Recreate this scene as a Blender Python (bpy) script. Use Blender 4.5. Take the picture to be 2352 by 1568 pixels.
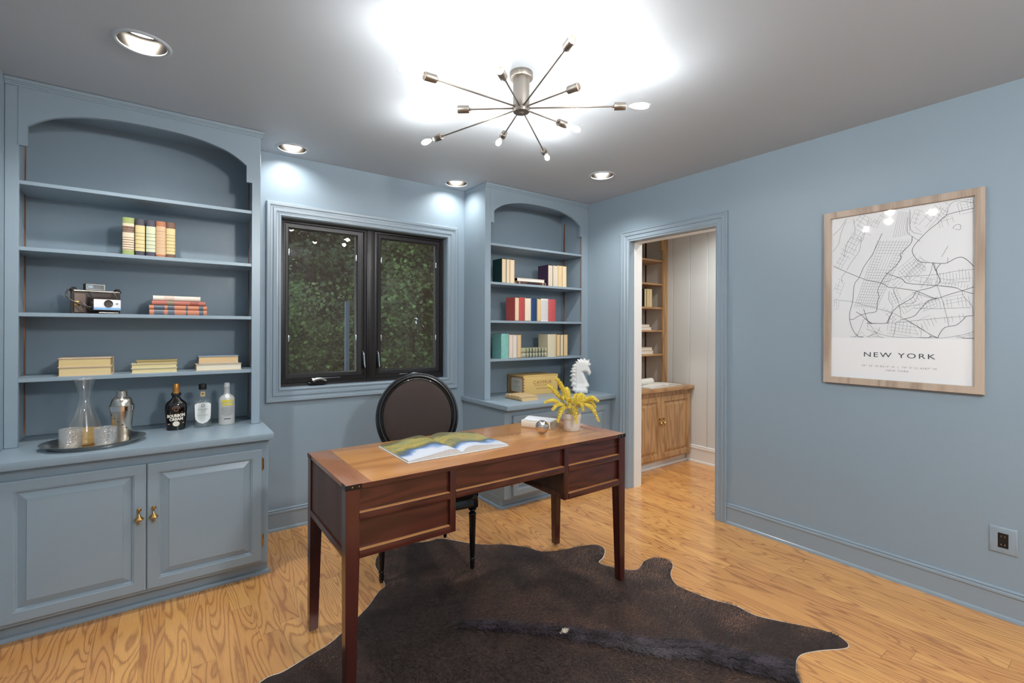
import bpy, bmesh, math, random
from mathutils import Vector, Matrix, Euler
from mathutils.geometry import delaunay_2d_cdt
random.seed(7)
for o in list(bpy.data.objects): bpy.data.objects.remove(o)
SC = bpy.context.scene
COL = SC.collection
PI = math.pi

# ------------------------------------------------------------------ camera
YAW, ROLL = math.radians(36.1334), math.radians(0.21078)
FOC, CY, CAMH = 1088.33, 756.34, 1.30924
cf = Vector((math.sin(YAW), math.cos(YAW), 0)); r0 = Vector((math.cos(YAW), -math.sin(YAW), 0)); u0 = Vector((0, 0, 1))
cr = math.cos(ROLL)*r0 + math.sin(ROLL)*u0; cu = -math.sin(ROLL)*r0 + math.cos(ROLL)*u0
cam = bpy.data.cameras.new('camera'); cam.lens = 36*FOC/2352; cam.sensor_width = 36
cam.shift_y = -(784-CY)/2352; cam.clip_start = 0.05; cam.clip_end = 100
camo = bpy.data.objects.new('camera', cam); COL.objects.link(camo)
camo.matrix_world = Matrix(((cr.x, cu.x, -cf.x, 0), (cr.y, cu.y, -cf.y, 0), (cr.z, cu.z, -cf.z, CAMH), (0, 0, 0, 1)))
SC.camera = camo
SC.render.engine = 'CYCLES'
vs = SC.view_settings; vs.view_transform = 'Standard'; vs.look = 'None'; vs.gamma = 1; vs.use_curve_mapping = False
vs.exposure = 0.40
BULB_W, SPOT_W, NEXT_W = 7.5, 21.0, 36.0
REAR_W = 80.0

# ------------------------------------------------------------------ world
W = bpy.data.worlds.new('sky'); SC.world = W; W.use_nodes = True
wn = W.node_tree.nodes; wl = W.node_tree.links
bg = wn['Background']; bg.inputs['Color'].default_value = (0.72, 0.86, 1.0, 1); bg.inputs['Strength'].default_value = 1.6

# ------------------------------------------------------------------ helpers
def tag(o, label=None, cat=None, group=None, kind=None):
    if label: o['label'] = label
    if cat: o['category'] = cat
    if group: o['group'] = group
    if kind: o['kind'] = kind
    return o
def thing(name, label, cat, loc=(0, 0, 0), rot=(0, 0, 0), group=None, kind=None):
    o = bpy.data.objects.new(name, None); COL.objects.link(o)
    o.empty_display_size = 0.05
    o.location = loc; o.rotation_euler = rot
    return tag(o, label, cat, group, kind)

class MB:
    def __init__(s): s.bm = bmesh.new()
    def box(s, x0, x1, y0, y1, z0, z1, bev=0, mi=0, seg=2):
        v = [s.bm.verts.new((x, y, z)) for x in (x0, x1) for y in (y0, y1) for z in (z0, z1)]
        fs = [s.bm.faces.new([v[i] for i in q]) for q in ((0, 1, 3, 2), (4, 6, 7, 5), (0, 4, 5, 1), (2, 3, 7, 6), (0, 2, 6, 4), (1, 5, 7, 3))]
        for f in fs: f.material_index = mi
        if bev > 0:
            es = list({e for f in fs for e in f.edges})
            r = bmesh.ops.bevel(s.bm, geom=es, offset=bev, segments=seg, affect='EDGES', profile=.6)
            for f in r['faces']: f.material_index = mi; f.smooth = True
        return s
    def obox(s, c, sx, sy, sz, rot=None, bev=0, mi=0):
        n0 = len(s.bm.verts); s.box(-sx/2, sx/2, -sy/2, sy/2, -sz/2, sz/2, bev, mi)
        s.bm.verts.ensure_lookup_table()
        vs_ = s.bm.verts[n0:] if not bev else [v for v in s.bm.verts if v.index == -1 or v.index >= n0]
        M = Matrix.Translation(c) @ (rot.to_matrix().to_4x4() if isinstance(rot, Euler) else (rot or Matrix.Identity(4)))
        for v in vs_: v.co = M @ v.co
        s.bm.verts.index_update()
        return s
    def ring_stack(s, rings, close=True, cap0=False, cap1=False, mi=0, smooth=False):
        vv = [[s.bm.verts.new(p) for p in r] for r in rings]
        n = len(vv[0]); fs = []
        for a, b in zip(vv, vv[1:]):
            for i in range(n if close else n-1):
                j = (i+1) % n
                try: fs.append(s.bm.faces.new((a[i], a[j], b[j], b[i])))
                except ValueError: pass
        if cap0: fs.append(s.bm.faces.new(list(reversed(vv[0]))))
        if cap1: fs.append(s.bm.faces.new(vv[-1]))
        for f in fs: f.material_index = mi; f.smooth = smooth
        return s
    def prism(s, pts, fn, a0, a1, mi=0, smooth=False):
        return s.ring_stack([[fn(u, v, a0) for u, v in pts], [fn(u, v, a1) for u, v in pts]], True, True, True, mi, smooth)
    def lathe(s, prof, c=(0, 0, 0), n=32, sx=1, sy=1, mi=0, a0=0, a1=2*PI, M=None, pw=2):
        full = abs(a1-a0-2*PI) < 1e-6
        rings = []
        for r, z in prof:
            rr = []
            for i in range(n if full else n+1):
                a = a0+(a1-a0)*i/n
                ca, sa = math.cos(a), math.sin(a)
                if pw != 2:
                    k = (abs(ca)**pw+abs(sa)**pw)**(-1/pw); ca *= k; sa *= k
                p = Vector((r*ca*sx, r*sa*sy, z))
                p = (M @ p) if M else p
                rr.append(p+Vector(c))
            rings.append(rr)
        return s.ring_stack(rings, full, False, False, mi, True)
    def tube(s, pts, r, n=10, closed=False, mi=0, caps=True):
        pts = [Vector(p) for p in pts]; rings = []; N = len(pts)
        up = None
        for i, p in enumerate(pts):
            t = (pts[(i+1) % N]-pts[i-1]) if closed else (pts[min(i+1, N-1)]-pts[max(i-1, 0)])
            t.normalize()
            if up is None:
                up = t.cross(Vector((0, 0, 1)))
                if up.length < 1e-3: up = Vector((1, 0, 0))
            up = (up-t*up.dot(t)).normalized(); b = t.cross(up)
            rr = r(i/(N-1)) if callable(r) else (r[i] if isinstance(r, (list, tuple)) else r)
            rings.append([p+rr*(math.cos(2*PI*k/n)*up+math.sin(2*PI*k/n)*b) for k in range(n)])
        if closed: rings.append(rings[0])
        return s.ring_stack(rings, True, caps and not closed, caps and not closed, mi, True)
    def rects(s, fn, loops, cap0=False, cap1=True, mi=0, u_shape=False):
        # loops of (u0,u1,v0,v1,d): nested rectangles, mitred corners
        rr = []
        for u0, u1, v0, v1, d in loops:
            rr.append([fn(u0, v0, d), fn(u0, v1, d), fn(u1, v1, d), fn(u1, v0, d)])
        return s.ring_stack(rr, not u_shape, cap0, cap1, mi)
    def frame(s, fn, u0, u1, v0, v1, prof, mi=0, u_shape=False):
        # prof: (offset outward, height) swept round the rectangle
        L = [(u0-o, u1+o, (v0 if u_shape else v0-o), v1+o, h) for o, h in prof]
        return s.rects(fn, L, False, False, mi, u_shape)
    def poly(s, pts, mi=0):
        f = s.bm.faces.new([s.bm.verts.new(p) for p in pts]); f.material_index = mi; return s
    def mesh(s, name, sharp=40):
        me = bpy.data.meshes.new(name)
        bmesh.ops.remove_doubles(s.bm, verts=s.bm.verts, dist=1e-6)
        bmesh.ops.recalc_face_normals(s.bm, faces=s.bm.faces)
        s.bm.to_mesh(me); s.bm.free()
        if sharp: me.set_sharp_from_angle(angle=math.radians(sharp))
        return me
    def obj(s, name, mats, parent=None, label=None, sharp=40, loc=None, rot=None):
        me = s.mesh(name, sharp)
        for m in (mats if isinstance(mats, (list, tuple)) else [mats]): me.materials.append(m)
        o = bpy.data.objects.new(name, me); COL.objects.link(o)
        if parent: o.parent = parent
        if loc: o.location = loc
        if rot: o.rotation_euler = rot
        if label: o['label'] = label
        return o

def XZ(y, sgn=1): return lambda u, v, d: Vector((u, y+sgn*d, v))      # wall facing -Y: d grows away from viewer when sgn=+1
def YZ(x, sgn=1): return lambda u, v, d: Vector((x+sgn*d, u, v))

def copy_tree(o, parent=None):
    c = o.copy(); COL.objects.link(c); c.parent = parent
    for ch in o.children: copy_tree(ch, c)
    return c

def smooth_closed(pts, k=6):
    out = []; n = len(pts)
    for i in range(n):
        p0, p1, p2, p3 = [Vector(pts[(i+j) % n]) for j in (-1, 0, 1, 2)]
        for q in range(k):
            t = q/k
            out.append(0.5*((2*p1)+(-p0+p2)*t+(2*p0-5*p1+4*p2-p3)*t*t+(-p0+3*p1-3*p2+p3)*t*t*t))
    return out
def smooth_open(pts, k=6):
    pts = [Vector(p) for p in pts]; out = []
    P = [2*pts[0]-pts[1]]+pts+[2*pts[-1]-pts[-2]]
    for i in range(1, len(P)-2):
        p0, p1, p2, p3 = P[i-1:i+3]
        for q in range(k):
            t = q/k
            out.append(0.5*((2*p1)+(-p0+p2)*t+(2*p0-5*p1+4*p2-p3)*t*t+(-p0+3*p1-3*p2+p3)*t*t*t))
    out.append(pts[-1]); return out
def fill(outline, step, jit=0.0, margin=0.4):
    """constrained triangulation of a closed outline with an interior grid; returns verts, tris, n_outline, dist"""
    n = len(outline); ol = [Vector((p[0], p[1])) for p in outline]
    xs = [p.x for p in ol]; ys = [p.y for p in ol]
    def inside(q):
        c = False; j = n-1
        for i in range(n):
            a, b = ol[i], ol[j]
            if (a.y > q.y) != (b.y > q.y) and q.x < (b.x-a.x)*(q.y-a.y)/(b.y-a.y)+a.x: c = not c
            j = i
        return c
    def dist(q):
        m = 1e9; j = n-1
        for i in range(n):
            a, b = ol[j], ol[i]; ab = b-a; t = max(0, min(1, (q-a).dot(ab)/max(ab.dot(ab), 1e-12)))
            m = min(m, (q-a-ab*t).length); j = i
        return m
    V = list(ol); D = [0.0]*n
    y = min(ys); row = 0
    while y < max(ys):
        x = min(xs)+(row % 2)*step/2
        while x < max(xs):
            q = Vector((x+random.uniform(-jit, jit), y+random.uniform(-jit, jit)))
            if inside(q):
                d = dist(q)
                if d > step*margin: V.append(q); D.append(d)
            x += step
        y += step*.866; row += 1
    vo, eo, fo, _, _, _ = delaunay_2d_cdt(V, [(i, (i+1) % n) for i in range(n)], [], 1, 1e-6)
    return vo, fo, n, (D if len(vo) == len(V) else D+[0.0]*(len(vo)-len(V)))

_tx = {}
def text_mesh(body, size, extrude=0.0003, width=None, spacing=1.0, bold=0.0):
    cu_ = bpy.data.curves.new('lettering', 'FONT'); cu_.body = body; cu_.size = size; cu_.extrude = extrude
    cu_.align_x = 'CENTER'; cu_.align_y = 'CENTER'; cu_.space_character = spacing; cu_.offset = bold; cu_.resolution_u = 3
    ob = bpy.data.objects.new('lettering', cu_); COL.objects.link(ob)
    dg = bpy.context.evaluated_depsgraph_get()
    me = bpy.data.meshes.new_from_object(ob.evaluated_get(dg))
    bpy.data.objects.remove(ob); bpy.data.curves.remove(cu_)
    if width and len(me.vertices):
        xs = [v.co.x for v in me.vertices]; k = width/max(max(xs)-min(xs), 1e-6); m0 = (max(xs)+min(xs))/2
        for v in me.vertices: v.co.x = (v.co.x-m0)*k
    return me
def text(name, body, size, fn, mat_, parent, width=None, spacing=1.0, bold=0.0, extrude=.0003):
    """fn maps (x, y, d) of the lettering plane to parent-local space"""
    me = text_mesh(body, size, extrude, width, spacing, bold)
    for v in me.vertices: v.co = fn(v.co.x, v.co.y, v.co.z)
    me.materials.clear(); me.materials.append(mat_)
    o = bpy.data.objects.new(name, me); COL.objects.link(o); o.parent = parent
    return o

# ------------------------------------------------------------------ materials
def new_mat(name):
    m = bpy.data.materials.new(name); m.use_nodes = True
    return m, m.node_tree.nodes, m.node_tree.links, m.node_tree.nodes['Principled BSDF']
def N(ns, t, **k):
    n = ns.new(t)
    for a, b in k.items():
        if a in n.bl_rna.properties.keys(): setattr(n, a, b)
    return n
def math_(ns, ls, op, a, b=None, c=None):
    n = ns.new('ShaderNodeMath'); n.operation = op
    for i, x in enumerate((a, b, c)):
        if x is None: continue
        if isinstance(x, (int, float)): n.inputs[i].default_value = x
        else: ls.new(x, n.inputs[i])
    return n.outputs[0]
def mix_(ns, ls, f, a, b, bt='MIX'):
    n = ns.new('ShaderNodeMix'); n.data_type = 'RGBA'; n.blend_type = bt
    for i, x in ((0, f), (6, a), (7, b)):
        if isinstance(x, (int, float)): n.inputs[i].default_value = x
        elif isinstance(x, tuple): n.inputs[i].default_value = (*x, 1) if len(x) == 3 else x
        else: ls.new(x, n.inputs[i])
    return n.outputs[2]
def c3(h):
    """sRGB 0-255 triple -> linear"""
    return tuple((x/255/12.92) if x/255 <= .04045 else ((x/255+.055)/1.055)**2.4 for x in h)
def paint(name, col, rough=.5, bump=.0, bscale=300, metal=0, spec=.5, coat=0, stretch=None, sheen=0, var=0):
    m, ns, ls, p = new_mat(name)
    p.inputs['Base Color'].default_value = (*col, 1); p.inputs['Roughness'].default_value = rough
    p.inputs['Metallic'].default_value = metal; p.inputs['Specular IOR Level'].default_value = spec
    p.inputs['Coat Weight'].default_value = coat; p.inputs['Sheen Weight'].default_value = sheen
    if bump or var:
        tc = ns.new('ShaderNodeTexCoord'); mp = ns.new('ShaderNodeMapping'); ls.new(tc.outputs['Object'], mp.inputs[0])
        if stretch: mp.inputs['Scale'].default_value = stretch
        nz = ns.new('ShaderNodeTexNoise'); nz.inputs['Scale'].default_value = bscale; nz.inputs['Detail'].default_value = 3
        ls.new(mp.outputs[0], nz.inputs['Vector'])
        if bump:
            b = ns.new('ShaderNodeBump'); b.inputs['Strength'].default_value = bump; b.inputs['Distance'].default_value = .002
            ls.new(nz.outputs['Fac'], b.inputs['Height']); ls.new(b.outputs[0], p.inputs['Normal'])
        if var:
            o = mix_(ns, ls, nz.outputs['Fac'], tuple(x*(1-var) for x in col), tuple(min(1, x*(1+var)) for x in col))
            ls.new(o, p.inputs['Base Color'])
    return m
def wood(name, dark, light, axis='X', k=1.0, rings=60, rough=.4, coat=0, cont=1.0, pore=.35, seed=0, spec=.5):
    m, ns, ls, p = new_mat(name)
    tc = ns.new('ShaderNodeTexCoord'); mp = ns.new('ShaderNodeMapping'); ls.new(tc.outputs['Object'], mp.inputs[0])
    sc = {'X': (1.3, 9, 9), 'Y': (9, 1.3, 9), 'Z': (9, 9, 1.3)}[axis]
    mp.inputs['Scale'].default_value = tuple(v*k for v in sc); mp.inputs['Location'].default_value = (seed*3.1, seed*1.7, seed*.9)
    n1 = ns.new('ShaderNodeTexNoise'); n1.inputs['Scale'].default_value = 1; n1.inputs['Detail'].default_value = 1.5; ls.new(mp.outputs[0], n1.inputs['Vector'])
    s = math_(ns, ls, 'SINE', math_(ns, ls, 'MULTIPLY', n1.outputs['Fac'], rings))
    s = math_(ns, ls, 'MULTIPLY_ADD', s, .5, .5); s = math_(ns, ls, 'POWER', s, 1.6)
    mp2 = ns.new('ShaderNodeMapping'); ls.new(tc.outputs['Object'], mp2.inputs[0])
    s2 = {'X': (8, 260, 260), 'Y': (260, 8, 260), 'Z': (260, 260, 8)}[axis]; mp2.inputs['Scale'].default_value = s2
    n2 = ns.new('ShaderNodeTexNoise'); n2.inputs['Scale'].default_value = 1; n2.inputs['Detail'].default_value = 3; ls.new(mp2.outputs[0], n2.inputs['Vector'])
    f = math_(ns, ls, 'MULTIPLY', s, cont); f = math_(ns, ls, 'ADD', f, math_(ns, ls, 'MULTIPLY', math_(ns, ls, 'SUBTRACT', n2.outputs['Fac'], .5), pore*2))
    f = math_(ns, ls, 'MAXIMUM', math_(ns, ls, 'MINIMUM', f, 1), 0)
    ls.new(mix_(ns, ls, f, light, dark), p.inputs['Base Color'])
    p.inputs['Roughness'].default_value = rough; p.inputs['Coat Weight'].default_value = coat; p.inputs['Coat Roughness'].default_value = .15
    p.inputs['Specular IOR Level'].default_value = spec
    b = ns.new('ShaderNodeBump'); b.inputs['Strength'].default_value = .15; b.inputs['Distance'].default_value = .0006
    ls.new(n2.outputs['Fac'], b.inputs['Height']); ls.new(b.outputs[0], p.inputs['Normal'])
    return m
def emis(name, col, s):
    m, ns, ls, p = new_mat(name)
    p.inputs['Base Color'].default_value = (*col, 1); p.inputs['Emission Color'].default_value = (*col, 1); p.inputs['Emission Strength'].default_value = s
    return m
def thin_glass(name, tint=(1, 1, 1), rough=.02, base=.06, edge=.9, bump=0, bscale=80, haze=0):
    m, ns, ls, p = new_mat(name); ns.remove(p)
    out = ns['Material Output']
    tr = ns.new('ShaderNodeBsdfTransparent'); tr.inputs[0].default_value = (*tint, 1)
    gl = ns.new('ShaderNodeBsdfGlossy'); gl.inputs['Roughness'].default_value = rough; gl.inputs['Color'].default_value = (1, 1, 1, 1)
    lw = ns.new('ShaderNodeLayerWeight'); lw.inputs['Blend'].default_value = .25
    f = math_(ns, ls, 'MULTIPLY_ADD', math_(ns, ls, 'POWER', lw.outputs['Facing'], 3), edge, base)
    f = math_(ns, ls, 'MINIMUM', f, 1)
    mx = ns.new('ShaderNodeMixShader'); ls.new(f, mx.inputs[0]); ls.new(tr.outputs[0], mx.inputs[1]); ls.new(gl.outputs[0], mx.inputs[2])
    last = mx.outputs[0]
    if haze:
        df = ns.new('ShaderNodeBsdfDiffuse'); df.inputs[0].default_value = (.85, .85, .83, 1)
        m2 = ns.new('ShaderNodeMixShader'); m2.inputs[0].default_value = haze; ls.new(last, m2.inputs[1]); ls.new(df.outputs[0], m2.inputs[2]); last = m2.outputs[0]
    if bump:
        tc = ns.new('ShaderNodeTexCoord'); nz = ns.new('ShaderNodeTexVoronoi'); nz.inputs['Scale'].default_value = bscale
        ls.new(tc.outputs['Object'], nz.inputs['Vector'])
        b = ns.new('ShaderNodeBump'); b.inputs['Strength'].default_value = bump; b.inputs['Distance'].default_value = .004
        ls.new(nz.outputs['Distance'], b.inputs['Height']); ls.new(b.outputs[0], gl.inputs['Normal']); ls.new(b.outputs[0], lw.inputs['Normal'])
    ls.new(last, out.inputs['Surface'])
    return m

BLUE = c3((147, 165, 178))
M = {}
M['wall'] = paint('blue_grey_wall_paint', BLUE, .42, .12, 260)
M['trim'] = paint('blue_grey_satin_trim_paint', c3((150, 166, 178)), .26, .10, 90, stretch=(1, 1, .12))
M['case'] = paint('blue_grey_cabinet_paint', c3((148, 165, 177)), .3, .14, 70, stretch=(1, 1, .15))
M['caseh'] = paint('blue_grey_shelf_paint', c3((148, 165, 177)), .3, .14, 70, stretch=(.15, 1, 1))
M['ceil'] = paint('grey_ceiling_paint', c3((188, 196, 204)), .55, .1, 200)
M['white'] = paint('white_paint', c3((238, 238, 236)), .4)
M['panel'] = paint('off_white_panel_paint', c3((222, 226, 226)), .5)
M['beige'] = paint('beige_panel_paint', c3((214, 206, 196)), .5)
M['bronze'] = paint('dark_bronze_window_frame', c3((32, 27, 27)), .35, metal=.0)
M['darkmetal'] = paint('black_window_hardware', c3((30, 28, 28)), .25, metal=.3)
M['chrome'] = paint('chrome', (.8, .8, .8), .12, metal=1)
M['steel'] = paint('brushed_steel', c3((205, 198, 188)), .22, .12, 60, metal=1, stretch=(1, 1, 12))
M['tray'] = paint('polished_steel', c3((214, 208, 200)), .22, metal=1)
M['brass'] = paint('aged_brass', c3((196, 158, 98)), .25, metal=1)
M['nickel'] = paint('brushed_nickel', c3((150, 142, 133)), .4, .35, 40, metal=1, stretch=(6, 6, .4))
M['reflector'] = paint('recessed_reflector', c3((112, 108, 104)), .3, metal=1)
M['oak'] = wood('golden_oak', c3((148, 106, 68)), c3((198, 158, 112)), 'Z', 1.0, 40, .35, .2, .6, .3)
M['oakh'] = wood('golden_oak_horizontal', c3((148, 106, 68)), c3((194, 152, 106)), 'X', 1.0, 40, .35, .2, .6, .3, 2)
M['standard'] = wood('bare_wood_strip', c3((120, 72, 44)), c3((190, 140, 104)), 'Z', 1, 30, .6)
M['mah'] = wood('dark_mahogany', c3((48, 18, 15)), c3((82, 36, 28)), 'Z', .8, 22, .24, .35, .6, .3, 1)
M['mahh'] = wood('dark_mahogany_horizontal', c3((46, 18, 14)), c3((84, 38, 29)), 'X', .8, 60, .24, .35, .6, .3, 3)
M['mahy'] = wood('mahogany_side', c3((56, 34, 27)), c3((90, 60, 48)), 'Z', .8, 20, .45, .05, .5, .3, 3)
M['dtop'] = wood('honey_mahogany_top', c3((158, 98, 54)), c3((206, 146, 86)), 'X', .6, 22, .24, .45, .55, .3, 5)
M['dend'] = wood('mahogany_top_end_band', c3((132, 78, 54)), c3((172, 116, 82)), 'Y', .6, 22, .24, .45, .5, .3, 6)
M['black'] = paint('black_lacquer', c3((20, 18, 18)), .22, coat=.3)
M['blackm'] = paint('matt_black', c3((22, 21, 21)), .5)
M['velvet'] = paint('brown_velvet', c3((56, 42, 37)), .8, .15, 300, sheen=.25, var=.1)
M['ceramic'] = paint('white_glazed_ceramic', c3((236, 236, 234)), .25)
M['stoneware'] = paint('cream_stoneware', c3((222, 214, 204)), .3, .3, 30, coat=.3, stretch=(6, 6, .5))
M['soil'] = paint('dry_soil', c3((110, 74, 50)), .9, .6, 200, var=.4)
M['sprig'] = paint('yellow_sprig', c3((240, 216, 92)), .6, var=.12, bscale=60)
M['stem'] = paint('tan_stem', c3((190, 150, 80)), .6)
M['glass'] = thin_glass('window_glass', (.93, .95, .93), .0, .07, .8)
M['tglass'] = thin_glass('clear_glass', (.97, .98, .98), .03, .09, 1.3, haze=.025)
M['cglass'] = thin_glass('cut_glass', (1, 1, 1), .06, .30, .7, .6, 95, .12)
M['frost'] = thin_glass('frosted_glass', (.86, .86, .83), .25, .15, .5, haze=.5)
M['bulbglass'] = thin_glass('bulb_glass', (1, 1, 1), .02, .04, .6)
M['pglass'] = thin_glass('picture_glazing', (1, 1, 1), .03, .035, .6)
M['mercury'] = paint('crackled_mirror_glass', c3((214, 204, 198)), .08, .9, 55, metal=1)
M['paper'] = paint('paper', c3((232, 229, 222)), .7)
M['filament'] = emis('glowing_filament', (1, .94, .84), 60)
M['lampface'] = emis('lamp_face', (1, .95, .88), 14)
def floor_mat():
    m, ns, ls, p = new_mat('honey_oak_floorboards')
    tc = ns.new('ShaderNodeTexCoord'); sx = ns.new('ShaderNodeSeparateXYZ'); ls.new(tc.outputs['Object'], sx.inputs[0])
    W_, L_ = .0825, 1.15
    mt = lambda op, a, b=None, c=None: math_(ns, ls, op, a, b, c)
    xi = mt('DIVIDE', sx.outputs[0], W_); col = mt('FLOOR', xi); fx = mt('FRACT', xi)
    w1 = ns.new('ShaderNodeTexWhiteNoise'); w1.noise_dimensions = '1D'; ls.new(col, w1.inputs['W'])
    yi = mt('ADD', mt('DIVIDE', sx.outputs[1], L_), mt('MULTIPLY', w1.outputs['Value'], 7.3)); row = mt('FLOOR', yi); fy = mt('FRACT', yi)
    w2 = ns.new('ShaderNodeTexWhiteNoise'); w2.noise_dimensions = '2D'; cv = ns.new('ShaderNodeCombineXYZ'); ls.new(col, cv.inputs[0]); ls.new(row, cv.inputs[1]); ls.new(cv.outputs[0], w2.inputs['Vector'])
    rnd = w2.outputs['Value']
    # cathedral grain: contour lines of a stretched noise, different for every board
    v = ns.new('ShaderNodeCombineXYZ'); ls.new(mt('MULTIPLY', sx.outputs[0], 8.5), v.inputs[0]); ls.new(mt('MULTIPLY', sx.outputs[1], 1.15), v.inputs[1]); ls.new(mt('MULTIPLY', rnd, 37), v.inputs[2])
    n1 = ns.new('ShaderNodeTexNoise'); n1.inputs['Scale'].default_value = 1; n1.inputs['Detail'].default_value = 1.2; n1.inputs['Distortion'].default_value = .35; ls.new(v.outputs[0], n1.inputs['Vector'])
    # wobble
    v3 = ns.new('ShaderNodeCombineXYZ'); ls.new(mt('MULTIPLY', sx.outputs[0], 60), v3.inputs[0]); ls.new(mt('MULTIPLY', sx.outputs[1], 22), v3.inputs[1])
    n3 = ns.new('ShaderNodeTexNoise'); n3.inputs['Scale'].default_value = 1; ls.new(v3.outputs[0], n3.inputs['Vector'])
    ph = mt('ADD', mt('MULTIPLY', n1.outputs['Fac'], 105), mt('MULTIPLY', n3.outputs['Fac'], 1.6))
    s = mt('POWER', mt('MULTIPLY_ADD', mt('SINE', ph), .5, .5), 4.5)
    v2 = ns.new('ShaderNodeCombineXYZ'); ls.new(mt('MULTIPLY', sx.outputs[0], 420), v2.inputs[0]); ls.new(mt('MULTIPLY', sx.outputs[1], 9), v2.inputs[1])
    n2 = ns.new('ShaderNodeTexNoise'); n2.inputs['Scale'].default_value = 1; n2.inputs['Detail'].default_value = 3; ls.new(v2.outputs[0], n2.inputs['Vector'])
    g = mt('ADD', mt('MULTIPLY', s, .66), mt('MULTIPLY', mt('SUBTRACT', n2.outputs['Fac'], .45), 1.1))
    g = mt('MAXIMUM', mt('MINIMUM', g, 1), 0)
    base = mix_(ns, ls, rnd, c3((234, 174, 102)), c3((216, 154, 90)))
    dark = mix_(ns, ls, rnd, c3((156, 98, 58)), c3((142, 84, 54)))
    colr = mix_(ns, ls, mt('MULTIPLY', g, .85), base, dark)
    sfx = mt('LESS_THAN', mt('MINIMUM', fx, mt('SUBTRACT', 1, fx)), .007); sfy = mt('LESS_THAN', mt('MINIMUM', fy, mt('SUBTRACT', 1, fy)), .0008)
    seam = mt('MAXIMUM', sfx, sfy)
    colr = mix_(ns, ls, mt('MULTIPLY', seam, .6), colr, c3((110, 66, 36)))
    ls.new(colr, p.inputs['Base Color'])
    p.inputs['Roughness'].default_value = .27; p.inputs['Coat Weight'].default_value = .35; p.inputs['Coat Roughness'].default_value = .12
    b = ns.new('ShaderNodeBump'); b.inputs['Strength'].default_value = .12; b.inputs['Distance'].default_value = .0008
    ls.new(mt('SUBTRACT', n2.outputs['Fac'], mt('MULTIPLY', seam, 1.5)), b.inputs['Height']); ls.new(b.outputs[0], p.inputs['Normal'])
    return m
M['floor'] = floor_mat()

def hide_mat():
    m, ns, ls, p = new_mat('dark_brown_cowhide')
    tc = ns.new('ShaderNodeTexCoord')
    mp = ns.new('ShaderNodeMapping'); mp.inputs['Rotation'].default_value = (0, 0, .7); mp.inputs['Scale'].default_value = (60, 240, 60); ls.new(tc.outputs['Object'], mp.inputs[0])
    n1 = ns.new('ShaderNodeTexNoise'); n1.inputs['Scale'].default_value = 1; n1.inputs['Detail'].default_value = 4; n1.inputs['Distortion'].default_value = 1.5; ls.new(mp.outputs[0], n1.inputs['Vector'])
    n2 = ns.new('ShaderNodeTexNoise'); n2.inputs['Scale'].default_value = 2.6; n2.inputs['Detail'].default_value = 4; ls.new(tc.outputs['Object'], n2.inputs['Vector'])
    a = mix_(ns, ls, n2.outputs['Fac'], c3((30, 22, 21)), c3((104, 72, 58)))
    a = mix_(ns, ls, math_(ns, ls, 'MULTIPLY', n1.outputs['Fac'], .9), a, c3((24, 17, 17)))
    ls.new(a, p.inputs['Base Color']); p.inputs['Roughness'].default_value = .5
    p.inputs['Sheen Weight'].default_value = .05; p.inputs['Specular IOR Level'].default_value = .35
    b = ns.new('ShaderNodeBump'); b.inputs['Strength'].default_value = 1; b.inputs['Distance'].default_value = .006
    ls.new(n1.outputs['Fac'], b.inputs['Height']); ls.new(b.outputs[0], p.inputs['Normal'])
    return m
M['hide'] = hide_mat()
M['hair'] = paint('greyish_hide_hair', c3((88, 78, 86)), .32)
M['hair2'] = paint('dark_hide_hair', c3((44, 36, 40)), .35)
M['nap1'] = paint('dark_brown_nap', c3((46, 34, 33)), .38)
M['nap2'] = paint('brown_nap', c3((104, 76, 62)), .4)
M['nap3'] = paint('reddish_brown_nap', c3((134, 98, 82)), .4)
M['rawhide'] = paint('pale_hide_edge', c3((226, 212, 196)), .7)

def screen_mat():
    m, ns, ls, p = new_mat('insect_screen'); ns.remove(p); out = ns['Material Output']
    tr = ns.new('ShaderNodeBsdfTransparent'); df = ns.new('ShaderNodeBsdfDiffuse'); df.inputs[0].default_value = (*c3((92, 78, 68)), 1)
    mx = ns.new('ShaderNodeMixShader'); mx.inputs[0].default_value = .3
    ls.new(tr.outputs[0], mx.inputs[1]); ls.new(df.outputs[0], mx.inputs[2]); ls.new(mx.outputs[0], out.inputs['Surface'])
    return m
M['screen'] = screen_mat()
def leaf_mat(name, a, b_):
    m, ns, ls, p = new_mat(name)
    oi = ns.new('ShaderNodeTexCoord'); nz = ns.new('ShaderNodeTexNoise'); nz.inputs['Scale'].default_value = 3.5; nz.inputs['Detail'].default_value = 3; ls.new(oi.outputs['Object'], nz.inputs['Vector'])
    cr_ = ns.new('ShaderNodeValToRGB'); cr_.color_ramp.elements[0].position = .38; cr_.color_ramp.elements[1].position = .62
    cr_.color_ramp.elements[0].color = (*a, 1); cr_.color_ramp.elements[1].color = (*b_, 1); ls.new(nz.outputs['Fac'], cr_.inputs[0])
    ls.new(cr_.outputs[0], p.inputs['Base Color']); p.inputs['Roughness'].default_value = .45
    return m
M['leaf'] = leaf_mat('maple_leaves', c3((30, 48, 26)), c3((132, 164, 92)))
M['leafd'] = leaf_mat('dark_leaves', c3((22, 34, 22)), c3((70, 100, 56)))
M['bark'] = paint('bark', c3((74, 62, 52)), .9, .6, 30)
M['grass'] = paint('grass', c3((92, 120, 60)), .9, .5, 40, var=.4)

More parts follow.
